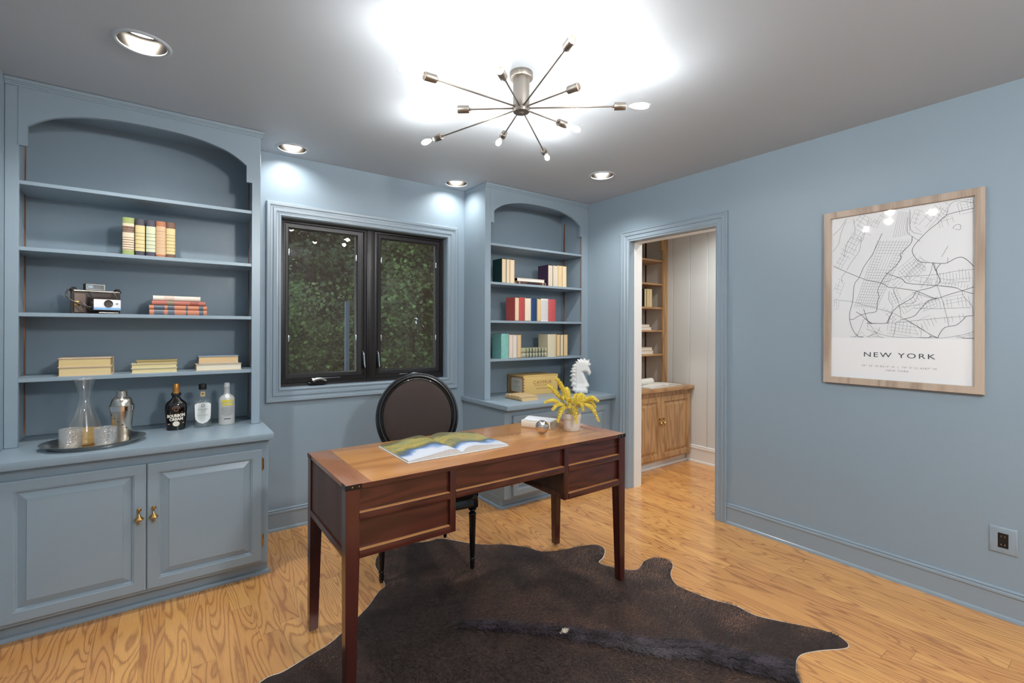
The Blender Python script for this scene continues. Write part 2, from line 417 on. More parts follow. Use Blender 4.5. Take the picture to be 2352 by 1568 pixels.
# =================================================================== SETTING
XL, XR, YW, YB, ZC = -.589, 3.089, 3.380, -1.9, 2.44
XO, YO = 4.27, 3.38                                # far wall and rear wall of the next room
def struct(name, mb, mat_, **k):
    o = mb.obj(name, mat_, **k); o['kind'] = 'structure'; return o
fl = struct('floor', MB().box(XL-.12, XO+.12, YB-.12, YO+.14, -.12, 0), M['floor'])
# ceiling with round openings for the recessed lights
DL = [(-.079, 2.391, .35), (.638, 3.219, 1), (1.815, 3.225, 1), (2.58, 2.42, .35)]
NEXT_FILL = [(3.75, 2.2, 1), (3.75, 1.0, 1)]  # next room: downlights added out of view to light it
HIDDEN_FILL = [(-.079, .0, 1.2), (2.45, -.75, 1.8)]  # added downlights behind the camera, never in view, for fill light
def holed(x0, x1, y0, y1, holes, name):
    b = bmesh.new()
    ring = [b.verts.new((x, y, ZC)) for x, y in ((x0, y0), (x1, y0), (x1, y1), (x0, y1))]
    es = [b.edges.new((ring[i], ring[(i+1) % 4])) for i in range(4)]
    for hx, hy in holes:
        c = [b.verts.new((hx+.083*math.cos(a*PI/16), hy+.083*math.sin(a*PI/16), ZC)) for a in range(32)]
        es += [b.edges.new((c[i], c[(i+1) % 32])) for i in range(32)]
    bmesh.ops.triangle_fill(b, use_beauty=True, use_dissolve=False, edges=es)
    g = b.faces[:]
    r = bmesh.ops.extrude_face_region(b, geom=g)
    for v in r['geom']:
        if isinstance(v, bmesh.types.BMVert): v.co.z += .015
    bmesh.ops.recalc_face_normals(b, faces=b.faces)
    me = bpy.data.meshes.new(name); b.to_mesh(me); b.free(); return me
me = holed(XL-.12, XR+.06, YB-.12, YW+.14, [(x, y) for x, y, _ in DL+HIDDEN_FILL], 'ceiling'); me.materials.append(M['ceil'])
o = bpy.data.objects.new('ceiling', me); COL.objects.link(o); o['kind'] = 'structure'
me = holed(XR+.06, XO+.12, YB-.12, YO+.14, [(x, y) for x, y, _ in NEXT_FILL], 'ceiling_next_room'); me.materials.append(M['white'])
o = bpy.data.objects.new('ceiling_next_room', me); COL.objects.link(o); o['kind'] = 'structure'
struct('ceiling_deck', MB().box(XL-.12, XO+.12, YB-.12, YO+.14, ZC+.26, ZC+.32), M['ceil'])

WX0, WX1, WZ0, WZ1 = .602, 1.820, .920, 2.041        # window opening
DY0, DY1, DZ = 1.816, 2.588, 2.043                   # door opening
struct('wall_left', MB().box(XL-.12, XL, YB-.12, YW+.14, 0, ZC+.26), M['wall'])
struct('wall_front', MB().box(XL, XO, YB-.12, YB, 0, ZC+.26), M['wall'])
wb = MB()
wb.box(XL, WX0, YW, YW+.14, 0, ZC+.26); wb.box(WX1, XR+.06, YW, YW+.14, 0, ZC+.26)
wb.box(WX0, WX1, YW, YW+.14, 0, WZ0); wb.box(WX0, WX1, YW, YW+.14, WZ1, ZC+.26)
struct('wall_back', wb, M['wall'])
def door_wall(x0, x1):
    b = MB(); b.box(x0, x1, YB, DY0, 0, ZC+.26); b.box(x0, x1, DY1, YW, 0, ZC+.26); b.box(x0, x1, DY0, DY1, DZ, ZC+.26); return b
struct('wall_right', door_wall(XR, XR+.06), M['wall'])
struct('wall_right_outer', door_wall(XR+.06, XR+.139), M['panel'])
# next room: vertical-board panelling
wf = MB(); wf.box(XO, XO+.12, YB, YO+.14, 0, ZC+.26)
o = struct('wall_far_right', wf, M['panel'])
g = MB(); y = 2.93
pan = MB(); y = YB
while y < YO:
    y1 = min(y+.196, YO); pan.box(XO-.006, XO, y+.003, y1-.003, 0, ZC, .002, seg=1); y = y1
struct('trim_1', pan, M['panel'])
struct('wall_far_back', MB().box(XR+.139, XO, YO, YO+.14, 0, ZC+.26), M['beige'])

# baseboards
BP = [(0, .0), (.011, .0), (.011, .107), (.013, .109), (.016, .113), (.016, .122), (.009, .1255), (.009, .128), (.012, .131), (.011, .136), (.006, .139), (0, .139)]
SH = [(.011, 0), (.019, 0), (.0185, .008), (.016, .015), (.011, .019)]
def skirting(name, x0, y0, x1, y1, nx, ny, mat_=None, k=1.0):
    b = MB()
    for prof in (BP, SH):
        b.ring_stack([[Vector((px+nx*d, py+ny*d, z*k)) for d, z in prof] for px, py in ((x0, y0), (x1, y1))], True, True, True)
    return struct(name, b, mat_ or M['trim'], sharp=30)
skirting('baseboard_right', XR, YB, XR, 1.736, -1, 0)
skirting('baseboard_back', .452, YW, 1.965, YW, 0, -1)
skirting('baseboard_left', XL, YB, XL, 2.74, 1, 0)
skirting('baseboard_front', XL, YB, XR, YB, 0, 1)
skirting('baseboard_far_right', XO-.006, YB, XO-.006, 2.83, -1, 0, M['white'], 1.2)

# window_1: casing, jamb, dark frame, two casement sashes
win = thing('window_1', None, None, (0, 0, 0), kind='structure')
CP = [(0, -.0), (0, .012), (.005, .016), (.012, .016), (.015, .011), (.026, .011), (.029, .017), (.046, .019), (.050, .013), (.062, .014), (.066, .021), (.082, .023), (.087, .019), (.087, 0)]
MB().frame(XZ(YW, -1), WX0, WX1, WZ0, WZ1, CP).obj('casing', M['trim'], win, sharp=25)
j = MB(); j.frame(XZ(YW, 1), WX0, WX1, WZ0, WZ1, [(.004, -.001), (-.0022, -.001), (-.0022, .056)]); j.obj('jamb', M['trim'], win)
FX0, FX1, FZ0, FZ1 = .603, 1.819, .921, 2.040
fY = 3.437
fr = MB(); fr.rects(XZ(fY), [(FX0, FX1, FZ0, FZ1, .05), (FX0, FX1, FZ0, FZ1, 0), (FX0+.014, FX1-.014, FZ0+.02, FZ1-.006, 0), (FX0+.014, FX1-.014, FZ0+.02, FZ1-.006, .05)], False, False)
fr.box(1.190, 1.247, fY-.006, fY+.05, FZ0+.005, FZ1-.004, .003); fr.box(1.2, 1.237, fY-.011, fY, FZ0+.01, FZ1-.008, .002)
fr.obj('frame', M['bronze'], win)
def sash(x0, x1, gx0, gx1, gz0, gz1, lever_x, crank_x, cr_dir):
    z0, z1 = FZ0+.024, FZ1-.010
    b = MB()
    def L(t, d):
        return (x0+(gx0-x0)*t, x1+(gx1-x1)*t, z0+(gz0-z0)*t, z1+(gz1-z1)*t, d)
    b.rects(XZ(fY), [L(0, .05), L(0, .004), L(.25, .002), L(.34, .010), L(.45, .010), L(.5, .004), L(.86, .006), L(.92, .014), L(1, .016), L(1, .045)], False, False)
    s = b.obj('sash', M['bronze'], win)
    MB().box(gx0-.004, gx1+.004, fY+.030, fY+.034, gz0-.004, gz1+.004).obj('pane', M['glass'], s)
    MB().box(gx0-.003, gx1+.003, fY+.0205, fY+.021, gz0-.003, gz1+.003).obj('insect_screen', M['screen'], s)
    # lock lever on the meeting stile
    lv = MB(); lv.box(lever_x-.008, lever_x+.008, fY-.004, fY+.004, 1.02, 1.15, .003)
    lv.obj('lock_plate', M['darkmetal'], s)
    lv = MB(); lv.tube(smooth_open([(lever_x, fY-.006, 1.14), (lever_x+.001, fY-.014, 1.12), (lever_x+.003, fY-.02, 1.06), (lever_x+.006, fY-.022, 1.03)]), lambda t: .0035+.002*t, 8)
    lv.obj('lock_lever', M['chrome'], s)
    for zz in (1.22, 1.80):
        for xx in (gx0-.002, gx1+.002):
            MB().box(xx-.004, xx+.004, fY+.004, fY+.012, zz, zz+.045, .002).obj('screen_clip', M['chrome'], s)
    # crank operator on the sill
    cb = MB(); cb.prism([(-.055, 0), (-.05, .02), (-.02, .034), (.03, .034), (.055, .018), (.058, 0)], lambda u, v, d: Vector((crank_x+u, fY-.004+d, FZ0+.012+v)), -.045, 0)
    c = cb.obj('crank_housing', M['darkmetal'], s, sharp=30)
    hd = MB(); hd.tube(smooth_open([(crank_x-.035, fY-.05, FZ0+.036), (crank_x-.01, fY-.056, FZ0+.047), (crank_x+.02, fY-.056, FZ0+.046), (crank_x+.05, fY-.05, FZ0+.032)]), lambda t: .012-.005*t, 10)
    hd.obj('crank_handle', M['chrome'], c)
    bar = MB(); bar.box(crank_x-.03, crank_x+.13*cr_dir+.03, fY+.002, fY+.01, FZ0+.042, FZ0+.047, .001); bar.obj('crank_arm', M['chrome'], c)
sash(.6175, 1.190, .665, 1.112, 1.007, 1.982, 1.165, .84, 1)
sash(1.247, 1.8045, 1.303, 1.752, 1.007, 1.982, 1.273, 1.545, -1)

# door_1: cased opening, blue on this side and white beyond
dr = thing('door_1', None, None, (0, 0, 0), kind='structure')
DP = [(-.004, -.0), (-.004, .012), (.006, .014), (.010, .019), (.018, .019), (.022, .013), (.036, .013), (.042, .021), (.052, .022), (.056, .016), (.066, .016), (.070, .022), (.078, .023), (.081, .018), (.081, 0)]
MB().frame(YZ(XR, -1), DY0+.002, DY1-.002, 0, DZ-.002, DP, u_shape=True).obj('casing', M['trim'], dr, sharp=25)
MB().frame(YZ(XR+.139, 1), DY0+.002, DY1-.002, 0, DZ-.002, DP, u_shape=True).obj('outer_casing', M['white'], dr, sharp=25)
def jamb(x0, x1, t, mat_, nm):
    b = MB(); b.box(x0, x1, DY0-.002, DY0+t, 0, DZ); b.box(x0, x1, DY1-t, DY1+.002, 0, DZ); b.box(x0, x1, DY0, DY1, DZ-t, DZ+.002); b.obj(nm, mat_, dr)
jamb(XR-.001, XR+.055, .004, M['trim'], 'jamb')
jamb(XR+.055, XR+.142, .010, M['white'], 'jamb')

# ------------------------------------------------ recessed ceiling lights
def downlight(x, y, tilt, power, label, beam=125, ring=None):
    t = thing('recessed_light', label, 'ceiling light', (x, y, ZC), group='round recessed ceiling lights')
    MB().lathe([(.080, .001), (.080, -.0035), (.084, -.006), (.092, -.006), (.097, -.002), (.097, .0)], n=48).obj('trim_ring', M['ceil'], t)
    MB().lathe([(.0805, -.002), (.0795, .02), (.074, .07), (.066, .12), (.066, .135), (.0, .136)], n=48).obj('reflector', M['reflector'], t)
    bl = MB(); R_ = Euler(tilt).to_matrix().to_4x4(); T = Matrix.Translation((0, 0, .045)) @ R_
    bl.lathe([(.0, .055), (.022, .055), (.03, .04), (.05, .008), (.052, .0)], n=32, M=T); bl.obj('lamp', M['white'], t)
    bl = MB(); bl.lathe([(.0505, .001), (.046, -.006), (.03, -.010), (0, -.011)], n=32, M=T); bl.obj('lamp_face', M['lampface'], t)
    if power:
        l = bpy.data.lights.new('lamp_light', 'SPOT'); l.energy = power; l.color = (1, .99, .965); l.spot_size = math.radians(beam); l.spot_blend = .8; l.shadow_soft_size = .035
        o = bpy.data.objects.new('lamp_light', l); COL.objects.link(o); o.parent = t; o.location = (T @ Vector((0, 0, -.02))); o.rotation_euler = tilt
    return t
downlight(DL[0][0], DL[0][1], (math.radians(12), math.radians(0), 0), SPOT_W*2.0, 'large round recessed light nearest the camera, above the left bookcase')
downlight(DL[1][0], DL[1][1], (math.radians(4), 0, 0), SPOT_W*.45, 'glaring recessed light over the left end of the window wall', 140)
downlight(DL[2][0], DL[2][1], (math.radians(4), 0, 0), SPOT_W*.45, 'glaring recessed light just left of the narrow corner bookcase', 140)
downlight(DL[3][0], DL[3][1], (math.radians(10), math.radians(-6), 0), SPOT_W*1.6, 'dim recessed light between the chandelier and the right-hand corner bookcase')
for i, (x, y, k) in enumerate(HIDDEN_FILL): downlight(x, y, (0, 0, 0), SPOT_W*k, 'added fill downlight, out of view behind the camera, '+('by the left wall', 'by the right wall', 'in the middle')[i], 155)  # unseen fixtures, put in only as fill light
for x, y, k in NEXT_FILL: downlight(x, y, (0, 0, 0), NEXT_W*k, 'added fill downlight, out of view beyond the doorway, '+('near the oak bookcase' if y > 2 else 'further along'), 150)  # unseen fixtures added to light the next room

# invented globe lamp behind the camera, added to brighten walls and ceiling
gl_ = thing('rear_fill_lamp', 'added fill lamp with a round glass globe, out of view behind the camera', 'ceiling light', (1.1, -.75, ZC))
MB().lathe([(0, 0), (.10, 0), (.10, -.03), (.05, -.04), (.03, -.05), (.03, -.10), (0, -.10)], n=32).obj('mount', M['nickel'], gl_)
MB().lathe([(.032, -.10), (.09, -.13), (.125, -.19), (.125, -.24), (.09, -.30), (.04, -.33), (0, -.335)], n=32).obj('glass_globe', M['tglass'], gl_)
l = bpy.data.lights.new('rear_fill_light', 'POINT'); l.energy = REAR_W; l.color = (1, .99, .97); l.shadow_soft_size = .11
o = bpy.data.objects.new('rear_fill_light', l); COL.objects.link(o); o.parent = gl_; o.location = (0, 0, -.22)
# =================================================================== BUILT-INS
YC = 3.064                                    # face of both upper bookcases
SHZ = [1.9835, 1.681, 1.379, 1.076]
CT = .763
def pull(parent, x, y, zc, mat_):
    """hanging teardrop cabinet pull, axis vertical, 80 mm tall"""
    prof = [(0, .040), (.003, .0395), (.0052, .036), (.0052, .033), (.0025, .0295), (.0022, .0285), (.005, .027), (.005, .0255), (.002, .024), (.0028, .019), (.0022, .017),
            (.004, .013), (.0055, .007), (.009, .001), (.016, -.005), (.0185, -.0085), (.0175, -.011), (.011, -.0135), (.0075, -.018), (.005, -.0225), (.0018, -.025), (.002, -.026), (.0045, -.028), (.0045, -.032), (.0028, -.035), (0, -.0355)]
    b = MB(); b.lathe(prof, (x, y-.020, zc), 20)
    b.tube([(x, y-.020, zc+.034), (x, y-.006, zc+.034)], .0028, 8); b.tube([(x, y-.020, zc+.022), (x, y, zc+.022)], .0028, 8)
    b.lathe([(0, 0), (.009, 0), (.009, .002), (.004, .005)], (x, y, zc+.028), 16, M=Matrix.Rotation(PI/2, 4, 'X'))
    return b.obj('knob', mat_, parent)
def hinge(parent, x, y, zc, mat_):
    b = MB(); b.box(x-.003, x+.008, y-.003, y, zc-.028, zc+.028, .001)
    b.lathe([(0, -.036), (.0025, -.033), (.002, -.030), (.0042, -.028), (.0042, .028), (.002, .030), (.0025, .033), (0, .036)], (x, y-.005, zc), 12)
    return b.obj('hinge', mat_, parent)
def panel_door(parent, x0, x1, z0, z1, yf, mat_, hx=None, kx=None, hard=None, t=.02, knobz=.445):
    I = lambda k, d: (x0+k, x1-k, z0+k, z1-k, d)
    b = MB(); b.rects(XZ(yf), [I(0, t), I(0, .006), I(.002, .002), I(.006, 0), I(.044, 0), I(.0455, .004), I(.0500, .0045), I(.0525, .012), I(.0555, .0145), I(.083, .0045), I(.0845, .0015), I(.09, .0015)], True, True)
    d = b.obj('door', mat_, parent, sharp=20)
    if kx: pull(d, kx, yf, knobz, hard)
    if hx:
        for z in (z1-.082, z0+.105): hinge(d, hx, yf+.017, z, hard)
    return d
def base_cabinet(label, x0, x1, doors, mat_, hard, lab_open='left', left_end=False, right_end=False, toe=M['case'], shoe=M['trim'], toe_h=.078, rail_top=CT-.034, knobz=.445, frame_y=2.790, group='built-in base cabinets under the bookcases', yback=YW):
    xc = (x0+x1)/2
    t = thing('base_cabinet', label, 'cabinet', (xc, 3.08, 0), group=group)
    def O(b, name, m, **k):
        for v in b.bm.verts: v.co -= Vector((xc, 3.08, 0))
        return b.obj(name, m, t, **k)
    O(MB().box(x0, x1, frame_y, yback-.002, toe_h, rail_top), 'carcass', mat_)
    O(MB().box(x0, x1, frame_y+.048, yback-.002, 0, toe_h), 'toe_kick', toe)
    if right_end or left_end:
        b = MB()
        if right_end: b.box(x1-.0, x1+.004, frame_y+.048, yback-.002, 0, toe_h)
        if left_end: b.box(x0-.004, x0, frame_y+.048, yback-.002, 0, toe_h)
        O(b, 'end_plinth', toe)
    b = MB(); sp = [(0, 0), (.017, 0), (.017, .009), (.013, .016), (.006, .02), (0, .02)]
    yy = frame_y+.048
    path = []
    if left_end: path = [(x0, yback-.02, -1, 0), (x0, yy, -1, -1)]
    else: path = [(x0, yy, 0, -1)]
    path += [(x1, yy, 1, -1), (x1, yback-.02, 1, 0)] if right_end else [(x1, yy, 0, -1)]
    b.ring_stack([[Vector((px+nx*d, py+ny*d, z)) for d, z in sp] for px, py, nx, ny in path], True, True, True)
    O(b, 'shoe_moulding', shoe, sharp=30)
    for dx0, dx1, side in doors:
        I0 = len(t.children)
        d = panel_door(t, dx0-xc, dx1-xc, .094, .680, frame_y-.02-3.08, mat_, (dx1-xc+.003) if side == 'L' else (dx0-xc-.003), (dx0-xc+.026) if side == 'L' else (dx1-xc-.026), hard, knobz=knobz)
    return t
lc = base_cabinet('grey-blue two-door base cabinet under the wide left bookcase, brass pulls', XL, .440, [(-.549, -.0715, 'R'), (-.0695, .408, 'L')], M['case'], M['brass'], right_end=True)
rc = base_cabinet('grey-blue two-door base cabinet in the right corner, behind the desk', 1.974, XR, [(2.040, 2.545, 'R'), (2.547, 3.052, 'L')], M['case'], M['brass'], left_end=True)
# side panel moulding of the right cabinet repeats the skirting
def worktop(name, x0, x1, y0, label, mat_, z=CT, th=.034, yb=YW):
    o = MB().box(x0, x1, y0, yb-.001, z-th, z, .003).obj(name, mat_)
    return tag(o, label, 'countertop', 'painted cabinet tops')
worktop('countertop', XL+.001, .460, 2.743, 'grey-blue painted top of the left cabinet, carrying the drinks tray and bottles', M['caseh'])
worktop('countertop', 1.954, XR-.001, 2.728, 'grey-blue painted top of the right corner cabinet, carrying the wooden crate', M['caseh'])

ARCH = [(.028, 2.140), (.028, 2.233), (.034, 2.238), (.066, 2.263), (.110, 2.289), (.164, 2.309), (.247, 2.329), (.345, 2.340), (.469, 2.3435)]
def valance(low, zt):
    v = MB(); y0, y1 = YC-.0025, YC+.0175
    for (a, b_), (c, d) in zip(low, low[1:]):
        v.poly([(a, y0, b_), (c, y0, d), (c, y1, d), (a, y1, b_)])
        if abs(c-a) > 1e-5:
            v.poly([(a, y0, b_), (c, y0, d), (c, y0, zt), (a, y0, zt)]); v.poly([(a, y1, b_), (c, y1, d), (c, y1, zt), (a, y1, zt)])
    v.poly([(low[0][0], y0, low[0][1]), (low[0][0], y1, low[0][1]), (low[0][0], y1, zt), (low[0][0], y0, zt)])
    v.poly([(low[-1][0], y0, low[-1][1]), (low[-1][0], y1, low[-1][1]), (low[-1][0], y1, zt), (low[-1][0], y0, zt)])
    v.poly([(low[0][0], y0, zt), (low[0][0], y1, zt), (low[-1][0], y1, zt), (low[-1][0], y0, zt)])
    return v
def bookcase(label, x0, x1, sl, sr, xi0, xi1, expose, mat_, math_m, oakside=None):
    """x0..x1 outer; sl/sr stile inner edges; xi0/xi1 inner faces of the side panels"""
    xc = (x0+x1)/2; org = Vector((xc, 3.22, CT))
    t = thing('bookcase', label, 'bookcase', org, group='built-in bookcases with arched tops')
    def O(b, name, m, **k):
        for v in b.bm.verts: v.co -= org
        return b.obj(name, m, t, **k)
    e = .001
    O(MB().box(x0+e, sl, YC, YC+.020, CT+e, ZC-e, .0012, seg=1), 'stile', mat_)
    O(MB().box(sr, x1-e, YC, YC+.020, CT+e, ZC-e, .0012, seg=1), 'stile', mat_)
    w = sr-sl; mid = (sl+sr)/2
    pts = [(sl-.002, 2.140), (sl+.028, 2.140)]
    A = [(sl+dx if True else 0, z) for dx, z in ARCH[1:]]
    k = (w/2)/.469
    A = [(sl+.028+(dx-.028)*((w/2-.028)/(.469-.028)), z) for dx, z in ARCH[1:]]
    A = [A[0]]+[(p.x, p.y) for p in smooth_open([Vector((a, b, 0)) for a, b in A[1:]], 4)]
    B = [(2*mid-a, b) for a, b in reversed(A[:-1])]
    pts += A+B+[(sr-.028, 2.140), (sr+.002, 2.140), (sr+.002, ZC-e), (sl-.002, ZC-e)]
    v = valance(pts[:-2], ZC-e)
    O(v, 'arched_valance', mat_, sharp=30)
    O(MB().box(x0+e, xi0, YC+.020, YW-.002, CT+e, ZC-e), 'side_panel', mat_)
    O(MB().box(xi1, x1-e, YC+.020, YW-.002, CT+e, ZC-e), 'side_panel', mat_)
    O(MB().box(xi0, xi1, YW-.014, YW-.002, CT+e, ZC-e), 'back_panel', mat_)
    O(MB().box(xi0, xi1, YC+.020, YW-.014, 2.385, 2.40), 'top_panel', mat_)
    for z in SHZ:
        O(MB().box(xi0+e, xi1-e, YC+.008, YW-.015, z-.0185, z, .0015, seg=1), 'shelf', math_m)
    for xs, sg in ((xi0, 1), (xi1, -1)):
        for y in (YC+.030, YW-.060):
            b = MB(); b.box(min(xs, xs+sg*.003), max(xs, xs+sg*.003), y-.008, y+.008, CT+.02, 2.30)
            zz = CT+.05
            st = O(b, 'shelf_standard', M['standard'])
    # cornice
    cp = [(0, ZC-.034), (.004, ZC-.034), (.0055, ZC-.030), (.004, ZC-.025), (.007, ZC-.0235), (.007, ZC-.018), (.012, ZC-.0165), (.0155, ZC-.011), (.0155, ZC-.002), (.0, ZC-.002)]
    path = []
    if expose == 'R': path = [(x0+e, YC-.003, 0, -1), (x1, YC-.003, 1, -1), (x1, YW, 1, 0)]
    elif expose == 'L': path = [(x0, YW, -.15, 0), (x0, YC-.003, -.15, -1), (x1-e, YC-.003, 0, -1)]
    else: path = [(x0+e, YC-.003, 0, -1), (x1-e, YC-.003, 0, -1)]
    b = MB(); b.ring_stack([[Vector((px+nx*d, py+ny*d, z)) for d, z in cp] for px, py, nx, ny in path], True, True, True)
    O(b, 'cornice', mat_, sharp=25)
    return t
bookcase('wide grey-blue arched bookcase on the left with books, old camera and bottles', XL, .439, -.543, .395, -.567, .412, 'R', M['case'], M['caseh'])
bookcase('narrow-looking grey-blue arched bookcase in the right corner above the wooden crate', 1.977, XR, 2.032, 3.017, 2.020, 3.031, 'L', M['case'], M['caseh'])

# ---- oak built-in of the next room
ox0, ox1 = XR+.142, XO-.008
oc = base_cabinet('golden oak two-door cabinet seen through the doorway', ox0, ox1, [(3.29, 3.762, 'R'), (3.764, 4.236, 'L')], M['oak'], M['brass'], toe=M['white'], shoe=M['white'], group='oak built-in of the next room', yback=YO)
tag(MB().box(ox0, ox1, 2.745, YO-.002, CT-.034, CT, .003).obj('countertop', M['oakh']), 'golden oak countertop beyond the doorway with an open book on it', 'countertop')
def oak_bookcase():
    org = Vector((3.74, 3.22, CT)); t = thing('bookcase', 'golden oak bookcase with open shelves beyond the doorway', 'bookcase', org)
    def O(b, name, m, **k):
        for v in b.bm.verts: v.co -= org
        return b.obj(name, m, t, **k)
    O(MB().box(ox1-.072, ox1, YC, YC+.02, CT+.001, ZC-.002, .002), 'stile', M['oak'])
    O(MB().box(ox0, ox0+.072, YC, YC+.02, CT+.001, ZC-.002, .002), 'stile', M['oak'])
    O(MB().box(ox0, ox0+.03, YC+.02, YO-.002, CT+.001, ZC-.002), 'side_panel', M['beige'])
    O(MB().box(ox1-.03, ox1, YC+.02, YO-.002, CT+.001, ZC-.002), 'side_panel', M['beige'])
    b = MB(); x = ox0+.03
    while x < ox1-.03:
        b.box(x+.002, min(x+.15, ox1-.03)-.002, YO-.012, YO-.003, CT+.001, ZC-.002, .0015, seg=1); x += .15
    O(b, 'back_panel', M['beige'])
    pts = [(ox0+.07, 2.14), (ox0+.10, 2.14), (ox0+.10, 2.235), (ox0+.17, 2.29), (3.55, 2.335), (3.76, 2.343), (3.95, 2.335), (ox1-.17, 2.29), (ox1-.10, 2.235), (ox1-.10, 2.14), (ox1-.07, 2.14)]
    v = valance(pts, ZC-.002); O(v, 'arched_valance', M['oak'])
    for z in (2.035, 1.79, 1.545, 1.308, 1.062):
        O(MB().box(ox0+.031, ox1-.031, YC+.01, YO-.013, z-.019, z, .0015, seg=1), 'shelf', M['oakh'])
    for xs, sg in ((ox0+.03, 1), (ox1-.03, -1)):
        for y in (YC+.03, YO-.06):
            O(MB().box(min(xs, xs+sg*.004), max(xs, xs+sg*.004), y-.008, y+.008, CT+.02, 2.30), 'shelf_standard', M['mahh'])
    return t
oak_bookcase()

# =================================================================== DESK
DX0, DX1, DYF, DYB, DZT = .500, 1.936, 1.647, 2.186, .770
dk = thing('writing_desk', 'dark mahogany writing desk with honey-coloured top, standing on the cowhide', 'desk', ((DX0+DX1)/2, (DYF+DYB)/2, 0))
dc = Vector(dk.location)
def D(b, name, m, **k):
    for v in b.bm.verts: v.co -= dc
    p = k.pop('parent', dk)
    return b.obj(name, m, p, **k)
tp = MB(); e = .090
tp.box(DX0, DX0+e, DYF, DYB, .753, DZT, .0015, 1); tp.box(DX1-e, DX1, DYF, DYB, .753, DZT, .0015, 1)
tp.box(DX0+e, DX1-e, DYF, DYB, .753, DZT, .0015, 0)
top = D(tp, 'top', [M['dtop'], M['dend']])
D(MB().box(DX0+.0005, DX1-.0005, DYF-.0008, DYB+.0008, .7525, .7685), 'top_edge', M['mahh'])
for sx_, sy_ in ((0, 0), (1, 0), (0, 1), (1, 1)):
    x, y = (DX1 if sx_ else DX0), (DYB if sy_ else DYF); dx, dy = (-1 if sx_ else 1), (-1 if sy_ else 1)
    b = MB(); q = .0018
    b.box(min(x-dx*q, x+dx*.055), max(x-dx*q, x+dx*.055), min(y-dy*q, y), max(y-dy*q, y), .7515, .7695, .0006, seg=1)
    b.box(min(x-dx*q, x), max(x-dx*q, x), min(y-dy*q, y+dy*.045), max(y-dy*q, y+dy*.045), .7515, .7695, .0006, seg=1)
    c = D(b, 'corner_bracket', M['darkmetal'])
    b = MB()
    for k in (.022, .045): b.lathe([(0, .0012), (.002, .001), (.003, 0)], (x+dx*k, y-dy*q, .7605), 10, M=Matrix.Rotation(PI/2*dy, 4, 'X'))
    D(b, 'screw', M['brass'], parent=c)
    # legs: square to the apron, then tapering on the inner faces
    LW, LT = .048, .036
    def sq(w, z): return [Vector((x, y, z)), Vector((x+dx*w, y, z)), Vector((x+dx*w, y+dy*w, z)), Vector((x, y+dy*w, z))]
    z0 = .012
    b = MB(); b.ring_stack([sq(LT, z0), sq(LW, .500), sq(LW, .7525)], True, True, True)
    bmesh.ops.recalc_face_normals(b.bm, faces=b.bm.faces); bmesh.ops.bevel(b.bm, geom=b.bm.edges[:], offset=.0015, segments=2, affect='EDGES')
    D(b, 'leg', M['mah'])
XA, XB, XC_, XD = .905, .930, 1.510, 1.536
def front(y, s):   # s=+1: recess goes toward +y
    f0 = lambda a, b_: (min(a, b_), max(a, b_))
    for nm, x0, x1, z0, z1 in (('drawer_front', DX0+.047, XA, .667, .753), ('drawer_front', DX0+.047, XA, .536, .640), ('drawer_front', XB, XC_, .667, .753), ('drawer_front', XD, DX1-.047, .667, .753), ('drawer_front', XD, DX1-.047, .536, .640)):
        ya, yb = f0(y+s*.016, y+s*.026); D(MB().box(x0, x1, ya, yb, z0-.002, z1+.002), nm, M['mahh'])
    for nm, x0, x1, z0, z1 in (('rail', DX0+.047, XA, .640, .667), ('rail', DX0+.047, XA, .509, .536), ('rail', XB, XC_, .640, .667), ('rail', XD, DX1-.047, .640, .667), ('rail', XD, DX1-.047, .509, .536)):
        ya, yb = f0(y-s*.002, y+s*.022); rl = D(MB().box(x0, x1, ya, yb, z0, z1, .0015), nm, M['mahh'])
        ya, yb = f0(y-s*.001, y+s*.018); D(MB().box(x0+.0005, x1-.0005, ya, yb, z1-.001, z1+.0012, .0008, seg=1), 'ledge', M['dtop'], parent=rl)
    for x0, x1 in ((XA, XB), (XC_, XD)):
        ya, yb = f0(y, y+s*.024); D(MB().box(x0, x1, ya, yb, .509, .753, .0015), 'divider', M['mah'])
front(DYF, 1); front(DYB, -1)
for x0, x1 in ((DX0+.006, DX0+.018), (XB-.014, XB-.004), (XC_+.004, XC_+.014), (DX1-.018, DX1-.006)):
    D(MB().box(x0, x1, DYF+.02, DYB-.02, .512, .753), 'side_panel', M['mahy'])
for x0, x1 in ((DX0, DX0+.022), (DX1-.022, DX1)):
    D(MB().box(x0, x1, DYF+.047, DYB-.047, .509, .536, .0015), 'side_rail', M['mahh'])
for x0, x1 in ((XB-.022, XB), (XC_, XC_+.022)):
    for z in (.509, .640): D(MB().box(x0, x1, DYF+.023, DYB-.023, z, z+.027, .001), 'side_rail', M['mahh'])
for x0, x1 in ((DX0+.02, XB-.02), (XC_+.02, DX1-.02)):
    D(MB().box(x0, x1, DYF+.02, DYB-.02, .514, .520), 'bottom_panel', M['mahy'])
D(MB().box(XB, XC_, DYF+.02, DYB-.02, .652, .658), 'bottom_panel', M['mahy'])

